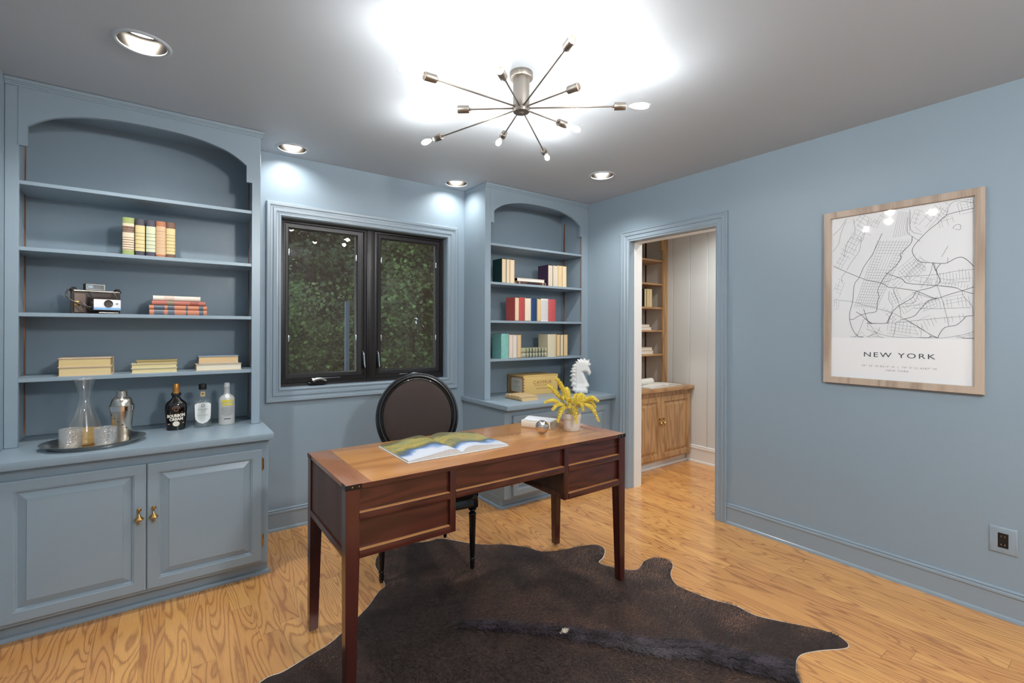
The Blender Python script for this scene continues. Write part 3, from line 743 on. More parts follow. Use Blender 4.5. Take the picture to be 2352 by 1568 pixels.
# =================================================================== CHAIR
ch = thing('oval_back_chair', 'black chair with oval brown velvet back, tucked behind the desk', 'chair', (1.120, 2.275, .0128), (0, 0, math.radians(-18)))
b = MB()
def rr_(w0, w1, d0, d1, k=8):      # rounded trapezoid seat outline, front wide
    P_ = [(-w0, d0+.05), (-w0+.02, d0+.012), (-w0*.5, d0-.012), (0, d0-.02), (w0*.5, d0-.012), (w0-.02, d0+.012), (w0, d0+.05), (w1, d1-.05), (w1-.03, d1), (0, d1+.012), (-w1+.03, d1), (-w1, d1-.05)]
    return smooth_closed([Vector((x, y, 0)) for x, y in P_], 3)
S0 = rr_(.262, .205, -.035, .445)
b.ring_stack([[Vector((p.x*k, .2+(p.y-.2)*k, z)) for p in S0] for k, z in ((.96, .335), (1.0, .342), (1.0, .372), (.985, .378), (.985, .392), (1.0, .398), (1.0, .412), (.97, .418))], True, True, True, smooth=True)
b.obj('seat_rail', M['black'], ch)
b = MB(); b.ring_stack([[Vector((p.x*k, .2+(p.y-.2)*k, z)) for p in S0] for k, z in ((.965, .415), (.985, .43), (.97, .452), (.9, .47), (.7, .482), (.4, .488), (.1, .490))], True, True, True, smooth=True)
b.obj('seat_cushion', M['velvet'], ch)
def leg(x, y, lean):
    b = MB(); b.box(x-.024, x+.024, y-.024, y+.024, .335, .405, .003)
    pr = [(.0, .335), (.013, .334), (.022, .328), (.023, .322), (.015, .316), (.014, .308), (.021, .302), (.021, .296), (.0195, .288)]
    for z in (.28, .2, .12, .07): pr.append((.0115+.008*(z/.28), z))
    pr += [(.0105, .062), (.015, .058), (.015, .053), (.011, .049), (.013, .035), (.012, .012), (.0085, .0), (0, 0)]
    n = 24; rings = []
    for r, z in pr:
        rings.append([Vector((x+lean[0]*(1-z/.335)+r*(1-.10*(i % 2 if .065 < z < .285 else 0))*math.cos(2*PI*i/n), y+lean[1]*(1-z/.335)+r*(1-.10*(i % 2 if .065 < z < .285 else 0))*math.sin(2*PI*i/n), z)) for i in range(n)])
    b.ring_stack(rings, True, False, False, smooth=True)
    return b.obj('leg', M['black'], ch, sharp=50)
leg(-.238, 0, (0, 0)); leg(.238, 0, (0, 0)); leg(-.175, .405, (.01, .02)); leg(.175, .405, (-.01, .02))
# oval back, slightly reclined
BK = Matrix.Translation((0, .475, .752)) @ Matrix.Rotation(math.radians(-9), 4, 'X')
AX, AZ = .253, .272
prof = [(-.045, .006), (-.045, -.010), (-.040, -.016), (-.034, -.014), (-.031, -.019), (-.022, -.023), (-.014, -.020), (-.011, -.024), (-.004, -.024), (.0, -.017), (.0, .014), (-.006, .02), (-.03, .02)]
rings = []
NN = 72
for i in range(NN):
    a = 2*PI*i/NN
    rings.append([BK @ Vector(((AX+o)*math.cos(a), h, (AZ+o)*math.sin(a))) for o, h in prof])
rings.append(rings[0])
MB().ring_stack(rings, True, False, False, smooth=True).obj('back_frame', M['black'], ch, sharp=45)
b = MB()
fr_ = []
for k, h in ((1, -.010), (.985, -.016), (.93, -.024), (.8, -.032), (.55, -.040), (.25, -.044), (.02, -.045)):
    fr_.append([BK @ Vector(((AX-.043)*k*math.cos(2*PI*i/NN), h, (AZ-.043)*k*math.sin(2*PI*i/NN))) for i in range(NN)])
b.ring_stack(fr_, True, False, True, smooth=True)
bk_ = []
for k, h in ((1, .010), (.9, .018), (.5, .026), (.02, .028)):
    bk_.append([BK @ Vector(((AX-.043)*k*math.cos(2*PI*i/NN), h, (AZ-.043)*k*math.sin(2*PI*i/NN))) for i in range(NN)])
b.ring_stack(bk_, True, False, True, smooth=True)
b.obj('back_cushion', M['velvet'], ch)
for s in (-1, 1):
    MB().tube(smooth_open([(s*.165, .420, .36), (s*.16, .435, .43), (s*.15, .452, .50), (s*.145, .462, .545)], 4), .016, 10).obj('back_post', M['black'], ch)

# =================================================================== COWHIDE
RUG = [(.288,1.958),(.363,1.966),(.447,1.994),(.557,2.033),(.65,2.101),(.77,2.195),(.858,2.291),(.907,2.33),(.927,2.475),(.945,2.578),(1.018,2.684),(1.172,2.697),(1.311,2.656),(1.393,2.641),(1.494,2.495),(1.579,2.405),(1.668,2.348),(1.751,2.239),(1.8,2.136),(1.927,2.086),(2.028,2.061),(2.116,2.02),(2.112,1.952),(2.033,1.889),(1.968,1.861),(1.981,1.792),(2.068,1.683),(2.185,1.717),(2.259,1.714),(2.311,1.664),(2.281,1.6),(2.183,1.544),(2.117,1.459),(2.126,1.354),(2.144,1.272),(2.184,1.185),(2.184,1.093),(2.238,.994),(2.284,.923),(2.321,.851),(2.321,.794),(2.274,.761),(2.157,.822),(2.068,.854),(1.987,.837),(1.907,.788),(1.84,.66),(1.80,.50),(1.70,.36),(1.52,.22),(1.38,.26),(1.30,.42),(1.15,.50),(.95,.50),(.80,.40),(.66,.44),(.60,.60),(.50,.78),(.36,.90),(.20,.94),(.05,.88),(-.06,.96),(-.04,1.12),(.06,1.24),(.10,1.42),(.08,1.62),(.14,1.82)]
rug = thing('cowhide_rug', 'dark brown cowhide rug spread under the desk and chair', 'rug', (1.2, 1.5, 0))
ol = smooth_closed([Vector((x-1.2, y-1.5)) for x, y in RUG], 5)
def rnd2(p): return math.sin(p.x*7.1+p.y*3.3)*math.sin(p.y*6.3-p.x*2.1+1)
vo, fo, n_, DD = fill(ol, .035, .006)
b = MB(); tv = []
for i, p in enumerate(vo):
    d = DD[i] if i < len(DD) else 0
    z = .004+.005*min(1, d/.02)+.0035*(.5+.5*rnd2(p))*min(1, d/.12)
    tv.append(b.bm.verts.new((p.x, p.y, z)))
for f in fo:
    try: fc = b.bm.faces.new([tv[i] for i in f]); fc.smooth = True
    except ValueError: pass
bv = [b.bm.verts.new((p.x, p.y, .001)) for p in vo[:n_]]
for i in range(n_):
    j = (i+1) % n_; fc = b.bm.faces.new((tv[i], tv[j], bv[j], bv[i])); fc.smooth = True
b.obj('pelt', M['hide'], rug, sharp=80)
# pale skin showing along the edge
b = MB(); out = []
for i in range(n_):
    a_, c_ = ol[i-1], ol[(i+1) % n_]; t_ = (c_-a_).normalized(); nn = Vector((t_.y, -t_.x))
    w = .0025+.002*(1+math.sin(i*.37))*(1 if (i % 60) < 34 else .2)
    out.append((ol[i]-nn*.012, ol[i]+nn*w*(-1)**0))
area = sum(ol[i].x*ol[(i+1) % n_].y-ol[(i+1) % n_].x*ol[i].y for i in range(n_))
sg = 1 if area > 0 else -1
rI, rO = [], []
for i in range(n_):
    a_, c_ = ol[i-1], ol[(i+1) % n_]; t_ = (c_-a_).normalized(); nn = Vector((t_.y, -t_.x))*sg
    w = .0022+.0035*max(0, math.sin(i*.11+1))
    rI.append(ol[i]-nn*.012); rO.append(ol[i]+nn*w)
b.ring_stack([[Vector((p.x, p.y, z)) for p in r] for r, z in ((rI, .0005), (rO, .0005), (rO, .003), (rI, .0035))], True, False, False)
b.obj('skin_edge', M['rawhide'], rug)
# longer hair along the spine and a fine nap over the hide
from mathutils import noise as mnoise
def hairs(name, seeds, ln, wd, mats_, lift):
    b = bmesh.new()
    for p, dr_, mi in seeds:
        L_ = ln*random.uniform(.6, 1.3); a = dr_+random.gauss(0, .35); dx, dy = math.cos(a), math.sin(a); px, py = -dy*wd, dx*wd
        z0 = p[2]-.0008; q = [(0, 0), (.5, lift), (1, lift*.8)]
        vs_ = []
        for k, (t_, h) in enumerate(q):
            cx_, cy_ = p[0]+dx*L_*t_, p[1]+dy*L_*t_; w = (1, .8, .08)[k]
            vs_.append((b.verts.new((cx_-px*w, cy_-py*w, z0+h)), b.verts.new((cx_+px*w, cy_+py*w, z0+h))))
        for (a0, a1), (b0, b1) in zip(vs_, vs_[1:]): b.faces.new((a0, a1, b1, b0)).material_index = mi
    me = bpy.data.meshes.new(name); b.to_mesh(me); b.free()
    for m_ in mats_: me.materials.append(m_)
    o = bpy.data.objects.new(name, me); COL.objects.link(o); o.parent = rug; o['kind'] = 'stuff'; return o
spine = smooth_open([Vector((-.17, .31, 0)), Vector((-.02, .20, 0)), Vector((.17, .004, 0)), Vector((.30, -.14, 0)), Vector((.41, -.28, 0)), Vector((.54, -.39, 0)), Vector((.62, -.53, 0)), Vector((.72, -.68, 0))], 8)
hz = lambda x, y: .0092+.0035*(.5+.5*rnd2(Vector((x, y))))
seeds = []
for _ in range(12000):
    i = int((len(spine)-1)*random.random()**.7); p = spine[i].lerp(spine[i+1], random.random()); t_ = (spine[i+1]-spine[i]); a = math.atan2(t_.y, t_.x)
    o_ = max(-.055, min(.055, random.gauss(0, .014+.022*i/len(spine)))); x, y = p.x-math.sin(a)*o_, p.y+math.cos(a)*o_; seeds.append(((x, y, hz(x, y)), a+(.8 if o_ > 0 else -.8)*random.random()+.25*mnoise.noise(Vector((x*9, y*9, 2))), 0 if mnoise.noise(Vector((x*14, y*14, 5)))+random.gauss(0, .3) > .05 else 1))
hairs('spine_hair', seeds, .034, .0007, [M['hair'], M['hair2']], .010)
tri_ = [f for f in fo]; cum = []; tot = 0
for f in tri_:
    p0, p1, p2 = (vo[i] for i in f); tot += abs((p1-p0).cross(p2-p0))/2; cum.append(tot)
import bisect
seeds = []
sd0, sd1 = Vector((-.17, .31)), Vector((.72, -.68)); sdir = (sd1-sd0).normalized(); sang = math.atan2(sdir.y, sdir.x)
for _ in range(78000):
    f = tri_[bisect.bisect_left(cum, random.random()*tot)]; p0, p1, p2 = (vo[i] for i in f)
    u, v = random.random(), random.random()
    if u+v > 1: u, v = 1-u, 1-v
    p = p0+(p1-p0)*u+(p2-p0)*v
    if max((DD[i] if i < len(DD) else 0) for i in f) < .036: continue
    side = sdir.cross(p-sd0); bl = max(-1, min(1, side/.35))
    nz = mnoise.noise(Vector((p.x*2.2, p.y*2.2, 3)))+.5*mnoise.noise(Vector((p.x*9, p.y*9, 7)))+random.gauss(0, .16)+(.16 if side > .05 else -.1)
    mi = 0 if nz < .08 else (1 if nz < .42 else 2)
    seeds.append(((p.x, p.y, hz(p.x, p.y)), sang+bl*1.0+.5*mnoise.noise(Vector((p.x*4, p.y*4, 1))), mi))
hairs('nap', seeds, .016, .00075, [M['nap1'], M['nap2'], M['nap3']], .0035)
hairs('white_tuft', [((.174+random.gauss(0, .007), .008+random.gauss(0, .003), .0175), -.75+random.gauss(0, .3), 0) for _ in range(160)], .020, .0010, [M['rawhide']], .006)
MAP_DARK = [[(-.2886,.1788),(-.2304,.1438),(-.1537,.1001),(-.1166,.0834),(-.0611,.0648),(-.0356,.0435),(-.0074,.0377),(.0712,.0188),(.0945,.0083),(.1459,-.0226),(.1653,-.0265)],[(.0645,.2954),(.0604,.2622),(.0348,.2318),(.0155,.2077),(.0198,.1881),(-.0077,.1453),(-.0421,.11),(-.0643,.069),(-.0803,.027),(-.0737,-.0049),(-.0802,-.0281),(-.0833,-.0673),(-.0898,-.0869),(-.1294,-.0937),(-.1633,-.105),(-.1908,-.1248),(-.2083,-.1245)],[(-.0619,.3309),(-.0908,.2566),(-.1071,.2192),(-.1437,.1595),(-.1639,.105),(-.1845,.0743),(-.1913,.0259),(-.1946,-.0269),(-.205,-.0714),(-.2098,-.1122),(-.2012,-.1614),(-.1836,-.2021),(-.1629,-.222),(-.1444,-.222)],[(.2934,.3926),(.242,.3876),(.1969,.3786),(.167,.3482),(.128,.3148),(.0967,.2792),(.0764,.2524),(.0647,.2203),(.0795,.181),(.0999,.16),(.1454,.1513),(.1758,.1442),(.2003,.1451),(.2295,.1631),(.2531,.1659),(.2737,.1474),(.2941,.1173)],[(.1758,.1442),(.1594,.1133),(.1733,.0613),(.1624,.0404),(.1288,.0246),(.0829,.0128),(.0654,-.0199),(.0235,-.0482),(-.0132,-.0851),(-.0288,-.1234),(-.0413,-.148),(-.1293,-.1473)],[(-.0453,.1181),(.0232,.0812),(.0473,.0565),(.1624,.0368),(.2273,.0229),(.2535,.0056),(.2944,-.0123)],[(.2944,.0203),(.2535,.0056),(.2007,-.0125),(.1653,-.0265),(.129,-.0379),(.0919,-.0882),(.0715,-.1138),(.0177,-.1318)],[(.1659,-.222),(.174,-.199),(.193,-.1701),(.233,-.1596),(.259,-.1316),(.2693,-.1178),(.2947,-.1149)],[(.0924,-.222),(.1296,-.222),(.1408,-.2139),(.1659,-.222)],[(-.143,-.0693),(-.126,-.1298),(-.106,-.1499)],[(-.1771,-.0844),(-.1496,-.1053),(-.1293,-.1297),(-.1027,-.1499)],[(-.0132,-.0851),(-.0288,-.1195),(-.0413,-.148)],[(.2568,-.222),(.2975,-.222)],[(.1454,.1513),(.1566,.11)]]
MAP_MID = [[(-.288,-.0126),(-.1981,-.0267),(-.1363,-.0495),(-.0226,-.091),(.0115,-.1126),(.0717,-.155),(.1295,-.1994),(.1659,-.222)],[(-.126,-.1298),(-.096,-.1855),(-.0698,-.222),(-.0505,-.222)],[(-.1292,-.1777),(-.0829,-.1997),(-.0128,-.2199),(.101,-.222),(.152,-.222),(.1851,-.222),(.2384,-.2112),(.2695,-.2017),(.2974,-.1897)],[(.2384,-.2112),(.2645,-.222),(.2975,-.222)],[(.2535,.0056),(.2588,-.0228),(.287,-.0661),(.2922,-.1079)],[(.0714,-.0726),(.1627,-.0772),(.2845,-.0764)],[(-.2926,.2632),(-.2634,.3052),(-.2527,.3618),(-.2278,.4236)],[(-.2929,.3557),(-.2564,.3915),(-.2242,.4395)],[(.0463,.3964),(.0436,.3251),(.0645,.2954),(.0967,.2643)],[(.0552,.4361),(.0584,.3302),(.1024,.2983)],[(.1969,.3786),(.2022,.4098),(.2261,.4404),(.2933,.4189)],[(.2291,.305),(.2449,.2988),(.2474,.3195),(.237,.3263),(.2238,.3201),(.2212,.3078)],[(-.1093,-.1498),(-.0131,-.1467),(.1293,-.1297),(.2382,-.1193),(.2693,-.1178)],[(-.0611,.0648),(.0109,.0899),(.0709,.0922),(.1622,.0913),(.2376,.102),(.2951,.1033)],[(.1509,.1506),(.1622,.0913)],[(.0352,.0878),(.0708,.1296),(.1056,.1631)],[(.0653,.0101),(.129,-.0195),(.1625,-.0264)],[(.1653,-.0265),(.1062,-.0516),(.0114,-.0668)],[(.2003,.1451),(.2029,.1699)],[(.1785,.1764),(.2027,.2272)],[(-.0292,.0198),(-.0322,-.0226),(-.0133,-.062),(-.0226,-.0926)],[(-.0074,.0377),(-.0104,.0148),(.0113,-.0477),(.0207,-.1204)],[(-.0128,-.2199),(-.0006,-.1545)],[(-.1562,-.1696),(-.1428,-.1295),(-.126,-.1258),(-.1239,-.1697)],[(-.1562,-.1696),(-.1767,-.2183),(-.2044,-.222)],[(-.1926,.4335),(-.1854,.3509),(-.2203,.3072),(-.2378,.2271)],[(-.1544,.3217),(-.1644,.2505),(-.1988,.1979),(-.2233,.1513)],[(-.121,.4202),(-.1376,.3591),(-.1509,.3051),(-.1784,.3254)],[(.1454,.1476),(.1343,.0938),(.1003,.0302)],[(.1624,.0368),(.1846,-.0477),(.2065,-.163)],[(.0945,.0083),(.0713,-.0427),(.0235,-.0482)],[(.0359,-.1244),(.1295,-.1994),(.1408,-.2213)],[(-.1289,-.222),(-.0829,-.1997),(-.07,-.1698)],[(-.2269,.1434),(-.2483,.1124),(-.2445,.0789)]]
MAP_THIN = [[(-.1869,-.0598),(-.0811,.2946)],[(-.1765,-.0609),(-.0672,.2933)],[(-.1661,-.0621),(-.0534,.2921)],[(-.1559,-.0633),(-.0398,.2908)],[(-.1457,-.0644),(-.0262,.2895)],[(-.1356,-.0656),(-.0128,.2883)],[(-.1255,-.0667),(.0005,.287)],[(-.1155,-.0678),(.0137,.2858)],[(-.1056,-.069),(.0268,.2846)],[(-.0957,-.0701),(.0398,.2834)],[(-.0859,-.0712),(.0526,.2822)],[(-.0144,.3001),(.0099,.4339)],[(-.0046,.3008),(.0169,.4319)],[(.005,.3014),(.0239,.43)],[(.0147,.3021),(.0308,.4281)],[(.0242,.3028),(.0377,.4262)],[(.0337,.3035),(.0445,.4243)],[(.0432,.3041),(.0514,.4224)],[(.0526,.3048),(.0582,.4205)],[(-.1869,-.0475),(-.0833,-.0595)],[(-.182,-.0326),(-.077,-.0447)],[(-.1771,-.0176),(-.0707,-.0299)],[(-.1722,-.0027),(-.0645,-.0152)],[(-.1673,.0122),(-.0582,-.0006)],[(-.1624,.027),(-.052,.014)],[(-.1575,.0417),(-.0458,.0285)],[(-.1527,.0565),(-.0397,.0429)],[(-.1479,.0711),(-.0335,.0573)],[(-.1431,.0858),(-.0274,.0717)],[(-.1383,.1004),(-.0213,.086)],[(-.1335,.1149),(-.0153,.1002)],[(-.1287,.1294),(-.0092,.1144)],[(-.124,.1439),(-.0032,.1285)],[(-.1192,.1583),(-.0798,.1479)],[(-.0346,.1526),(.0028,.1425)],[(-.1145,.1727),(-.0752,.1621)],[(-.0285,.1668),(.0087,.1566)],[(-.1098,.187),(-.0706,.1763)],[(-.0224,.1809),(.0147,.1705)],[(-.1051,.2013),(-.066,.1904)],[(-.0164,.1949),(.0206,.1844)],[(-.1004,.2156),(-.0614,.2045)],[(-.0103,.2089),(.0265,.1982)],[(-.0958,.2298),(.0324,.212)],[(-.0911,.2439),(.0382,.2258)],[(-.0865,.2581),(.0441,.2395)],[(-.0818,.2721),(.0499,.2531)],[(-.0772,.2862),(.0557,.2667)],[(-.2549,.2492),(-.2057,.213)],[(-.2503,.2763),(-.1831,.2262)],[(-.2354,.2955),(-.1771,.2515)],[(-.2202,.3142),(-.1788,.2826)],[(-.206,.3334),(-.1547,.2937)],[(-.1908,.3515),(-.1518,.321)],[(-.1842,.3763),(-.1325,.3353)],[(-.1754,.3991),(-.1269,.3603)],[(-.2471,.2476),(-.1919,.3607)],[(-.2269,.2502),(-.1835,.3396)],[(-.2109,.2445),(-.1582,.3537)],[(-.1952,.2385),(-.1365,.361)],[(-.2862,.1845),(-.2602,.1647)],[(-.2744,.2044),(-.2467,.1831)],[(-.2626,.2241),(-.2382,.2051)],[(-.2507,.2435),(-.2314,.2283)],[(-.2365,.2609),(-.218,.2461)],[(-.2735,.1878),(-.2497,.2325)],[(-.2649,.1703),(-.2262,.2436)],[(-.2546,.1564),(-.215,.2316)],[(-.2777,.0333),(-.2545,.0223)],[(-.2782,.0531),(-.2497,.0394)],[(-.2691,.0682),(-.2517,.0598)],[(-.2657,.1055),(-.2394,.0924)],[(-.2862,.0437),(-.2741,.081)],[(-.2737,.0412),(-.2572,.0923)],[(-.2587,.0058),(-.2338,.0839)],[(-.2823,-.064),(-.2654,-.0662)],[(-.2814,-.0249),(-.2678,-.0268)],[(-.2795,-.0055),(-.2632,-.008)],[(-.2855,-.0522),(-.2828,-.0156)],[(-.2745,-.0541),(-.2723,-.0232)],[(-.2639,-.0588),(-.2611,-.0209)],[(-.1734,.3944),(-.1456,.3667)],[(-.1763,.427),(-.1325,.3828)],[(-.1644,.4445),(-.124,.4034)],[(-.1522,.448),(-.1128,.421)],[(-.1906,.406),(-.158,.448)],[(-.1727,.3903),(-.1367,.4448)],[(-.136,.3616),(-.107,.4064)],[(.0062,.1121),(.0404,.0584)],[(.0121,.1278),(.0493,.069)],[(.0217,.1375),(.0588,.0786)],[(.0277,.1529),(.0657,.0922)],[(.0414,.1558),(.0799,.0939)],[(.05,.1666),(.0898,.1024)],[(.0659,.1654),(.1003,.1097)],[(.0704,.1826),(.0998,.1348)],[(.087,.18),(.1179,.1294)],[(.0936,.1935),(.1176,.154)],[(.0037,.1312),(.0817,.2051)],[(.0108,.1178),(.0718,.1761)],[(.0184,.1052),(.0928,.1766)],[(.0383,.1045),(.0869,.1515)],[(.0327,.0792),(.1073,.1518)],[(.0442,.0705),(.1134,.1384)],[(.0557,.0622),(.1192,.1248)],[(.0793,.1755),(.0667,.1466)],[(.0921,.1666),(.0778,.1336)],[(.1049,.1582),(.0931,.1306)],[(.1206,.1566),(.1033,.1162)],[(.0911,.1861),(.1319,.1534)],[(.0878,.155),(.1192,.1302)],[(.0862,.1395),(.1202,.1128)],[(.1605,.1058),(.1644,.0496)],[(.1729,.0991),(.1762,.0522)],[(.1849,.0976),(.1881,.0513)],[(.197,.093),(.1997,.0543)],[(.2081,.1032),(.2117,.0494)],[(.2203,.0944),(.2233,.0493)],[(.2319,.0927),(.234,.0619)],[(.2421,.1104),(.2456,.0589)],[(.2535,.1098),(.2573,.0525)],[(.2653,.1009),(.2683,.0558)],[(.2768,.0965),(.28,.0483)],[(.1971,.0612),(.2868,.0642)],[(.1772,.0442),(.2795,.0482)],[(.125,.076),(.1226,.0533)],[(.1376,.0777),(.1344,.0474)],[(.1608,.0657),(.1583,.0418)],[(.196,.0575),(.1938,.0369)],[(.2072,.0524),(.2051,.0323)],[(.2191,.0538),(.2164,.028)],[(.2303,.0503),(.2279,.0271)],[(.2417,.0491),(.239,.0225)],[(.253,.0479),(.25,.0185)],[(.2632,.0366),(.2616,.0209)],[(.2741,.0335),(.2724,.0166)],[(.1475,.0772),(.2698,.0442)],[(.1548,.0568),(.2351,.0357)],[(.1532,.0389),(.24,.0166)],[(.0569,.0959),(.0521,.0611)],[(.1015,.0828),(.0958,.0412)],[(.1302,.072),(.1248,.0316)],[(.1446,.0682),(.1405,.0379)],[(.1575,.0547),(.1548,.035)],[(.0821,.0894),(.1578,.0657)],[(.0702,.0704),(.1348,.0506)],[(-.0228,.0418),(-.0042,.0176)],[(-.0147,.0585),(.0006,.0384)],[(-.0203,.0631),(.0083,.0964)],[(-.0161,.0461),(.0176,.0855)],[(-.0114,.0297),(.0243,.0717)],[(.0017,.0234),(.0297,.0566)],[(-.0037,.012),(-.023,.0019)],[(.0048,-.0022),(-.0174,-.0139)],[(.0139,-.016),(-.0171,-.0325)],[(.012,-.0356),(-.007,-.0459)],[(.0197,-.05),(-.0046,-.0632)],[(-.0001,.0269),(.0218,-.0326)],[(-.011,.0203),(.0099,-.0361)],[(-.0218,.013),(-.0014,-.0417)],[(-.0282,-.0061),(-.0115,-.0506)],[(.008,-.0532),(.034,-.1003)],[(.0208,-.0462),(.044,-.0884)],[(.0316,-.0358),(.0502,-.0698)],[(.0553,-.0194),(.0738,-.0536)],[(.0693,-.0156),(.0829,-.0409)],[(.0774,-.001),(.0946,-.0331)],[(.0876,.0093),(.1052,-.0238)],[(.0174,-.0405),(.0791,.011)],[(.0409,-.0702),(.0804,-.0367)],[(.0399,-.0957),(.1068,-.0384)],[(.0922,-.0528),(.101,-.0837)],[(.1072,-.0565),(.1149,-.084)],[(.1174,-.0438),(.1265,-.0765)],[(.1287,-.0358),(.1398,-.0753)],[(.1416,-.0332),(.1509,-.0668)],[(.1549,-.0329),(.164,-.0659)],[(.1659,-.0248),(.1742,-.0547)],[(.1163,-.0398),(.1665,-.0185)],[(.0987,-.0632),(.1732,-.0311)],[(.1025,-.0773),(.1618,-.0514)],[(.106,-.0915),(.1643,-.0658)],[(.1721,-.0425),(.1769,-.0773)],[(.1853,-.0381),(.1906,-.0766)],[(.1976,-.0277),(.2036,-.0721)],[(.2119,-.0331),(.2173,-.0736)],[(.2371,-.0222),(.2428,-.065)],[(.2505,-.0239),(.2569,-.0725)],[(.2634,-.0227),(.2696,-.0699)],[(.2761,-.0208),(.2823,-.0684)],[(.1747,-.0267),(.2644,-.0104)],[(.1915,-.04),(.2597,-.0273)],[(.1892,-.0569),(.2691,-.0415)],[(-.0317,-.1343),(-.0374,-.1859)],[(-.0147,-.1273),(-.0223,-.1956)],[(-.0004,-.1431),(-.0071,-.2038)],[(.0168,-.1304),(.0105,-.1882)],[(.0319,-.1355),(.0249,-.1999)],[(.046,-.1492),(.0401,-.2037)],[(.0628,-.1358),(.055,-.2083)],[(.1055,-.1591),(.0993,-.2178)],[(.0002,-.138),(.0733,-.1516)],[(-.008,-.1535),(.0982,-.1728)],[(-.0269,-.1673),(.0813,-.1863)],[(-.0284,-.1842),(.0906,-.2044)],[(-.0377,-.1999),(.0667,-.217)],[(-.0459,-.0623),(-.0635,-.0798)],[(-.0339,-.0723),(-.0524,-.0908)],[(-.026,-.0864),(-.0464,-.1069)],[(-.0155,-.0976),(-.0349,-.1173)],[(-.0027,-.1064),(-.0246,-.1288)],[(.0018,-.1236),(-.018,-.1439)],[(.0129,-.1338),(-.0092,-.1567)],[(-.037,-.0791),(-.0018,-.1316)],[(-.0417,-.0962),(-.0182,-.1309)],[(.0717,-.1596),(.0896,-.2081)],[(.0824,-.1447),(.1025,-.1997)],[(.1002,-.1496),(.1139,-.1873)],[(.1116,-.1377),(.128,-.1829)],[(.1239,-.1284),(.1356,-.1609)],[(.1376,-.1233),(.1521,-.1637)],[(.1515,-.1193),(.1613,-.1469)],[(.0856,-.1376),(.1344,-.109)],[(.1896,-.1195),(.1933,-.1462)],[(.2032,-.1159),(.2073,-.1461)],[(.2169,-.1144),(.2206,-.1419)],[(.2436,-.1082),(.2473,-.1363)],[(.2564,-.1029),(.2601,-.1305)],[(.2334,-.2089),(.2389,-.222)],[(.278,-.1959),(.2841,-.222)],[(.2364,-.2206),(.2904,-.2042)],[(.2445,-.222),(.2814,-.2212)],[(-.0191,-.222),(-.019,-.222)],[(-.0066,-.222),(-.0065,-.222)],[(.0057,-.222),(.0058,-.222)],[(.018,-.222),(.018,-.222)],[(.0301,-.222),(.0302,-.222)],[(.0422,-.222),(.0422,-.222)],[(.066,-.222),(.066,-.222)],[(.0777,-.222),(.0778,-.222)],[(.0894,-.222),(.0895,-.222)],[(.1576,-.222),(.1576,-.222)],[(.0075,-.222),(.1169,-.2216)],[(.033,-.222),(.1559,-.222)],[(-.1312,-.222),(-.107,-.222)],[(-.1138,-.222),(-.0821,-.222)],[(-.1138,-.2119),(-.0827,-.222)],[(-.109,-.1968),(-.0767,-.2207)],[(-.0932,-.1899),(-.0674,-.2091)],[(-.0926,-.1717),(-.0588,-.1972)],[(-.1182,-.222),(-.086,-.1857)],[(-.0868,-.222),(-.062,-.2183)],[(-.1887,-.222),(-.1658,-.222)],[(-.1847,-.222),(-.1606,-.222)],[(-.1713,-.2194),(-.1497,-.222)],[(-.1559,-.1925),(-.1408,-.205)],[(-.1885,-.222),(-.1697,-.2024)],[(-.1802,-.222),(-.1554,-.2016)],[(-.1555,-.222),(-.1345,-.2126)],[(.1636,.3605),(.1733,.3198)],[(.1744,.3614),(.1838,.3221)],[(.1962,.362),(.2044,.3269)],[(.2154,.3716),(.2231,.3391)],[(.1755,.3649),(.2056,.3722)],[(.175,.3496),(.2153,.3596)],[(.2352,.4256),(.2458,.3711)],[(.2466,.4257),(.254,.3877)],[(.2687,.4286),(.276,.3901)],[(.2809,.4232),(.287,.3908)],[(.2907,.4298),(.2975,.3899)],[(.2367,.4278),(.2761,.4336)],[(.2512,.4153),(.2889,.4211)],[(.2481,.4002),(.2832,.4058)],[(.2539,.372),(.2975,.3796)],[(.1589,.3725),(.1776,.3548)],[(.1644,.3874),(.1859,.3669)],[(.1743,.3979),(.1914,.3816)],[(.173,.4191),(.1988,.3943)],[(.1915,.4411),(.2061,.4268)],[(.1586,.3912),(.1763,.4281)],[(.1663,.3781),(.1856,.4186)],[(.181,.38),(.1995,.4189)],[(.1852,.3598),(.2039,.3994)],[(.0745,.3441),(.1,.3126)],[(.1116,.3942),(.1413,.3565)],[(.1208,.4145),(.1506,.3763)],[(.1375,.4249),(.167,.3867)],[(.1531,.4363),(.1794,.402)],[(.0903,.3485),(.1524,.4328)],[(.1166,.3323),(.1524,.3816)],[(.1302,.3253),(.1748,.3869)],[(.0639,.37),(.0872,.355)],[(.0688,.3907),(.0899,.377)],[(.0758,.41),(.0954,.397)],[(.0801,.4309),(.1076,.4126)],[(.0533,.3531),(.0763,.4298)],[(.0738,.3551),(.0925,.418)],[(-.0915,.4072),(-.0723,.3903)],[(-.0712,.4315),(-.048,.4108)],[(-.0955,.3811),(-.0557,.448)],[(-.0875,.3648),(-.0481,.441)],[(-.1372,.3505),(-.1095,.327)],[(-.115,.3867),(-.0941,.3686)],[(-.1033,.4039),(-.08,.3835)],[(-.1321,.3724),(-.1078,.4186)],[(-.1233,.357),(-.0937,.4137)],[(.2626,.4444),(.2627,.4347)],[(.2729,.4435),(.2729,.4326)],[(.2831,.4417),(.2831,.4272)],[(.2932,.4421),(.2933,.4235)],[(.2718,.448),(.2882,.4443)],[(.2659,.4388),(.2891,.4337)],[(.2669,.4281),(.2845,.4243)]]
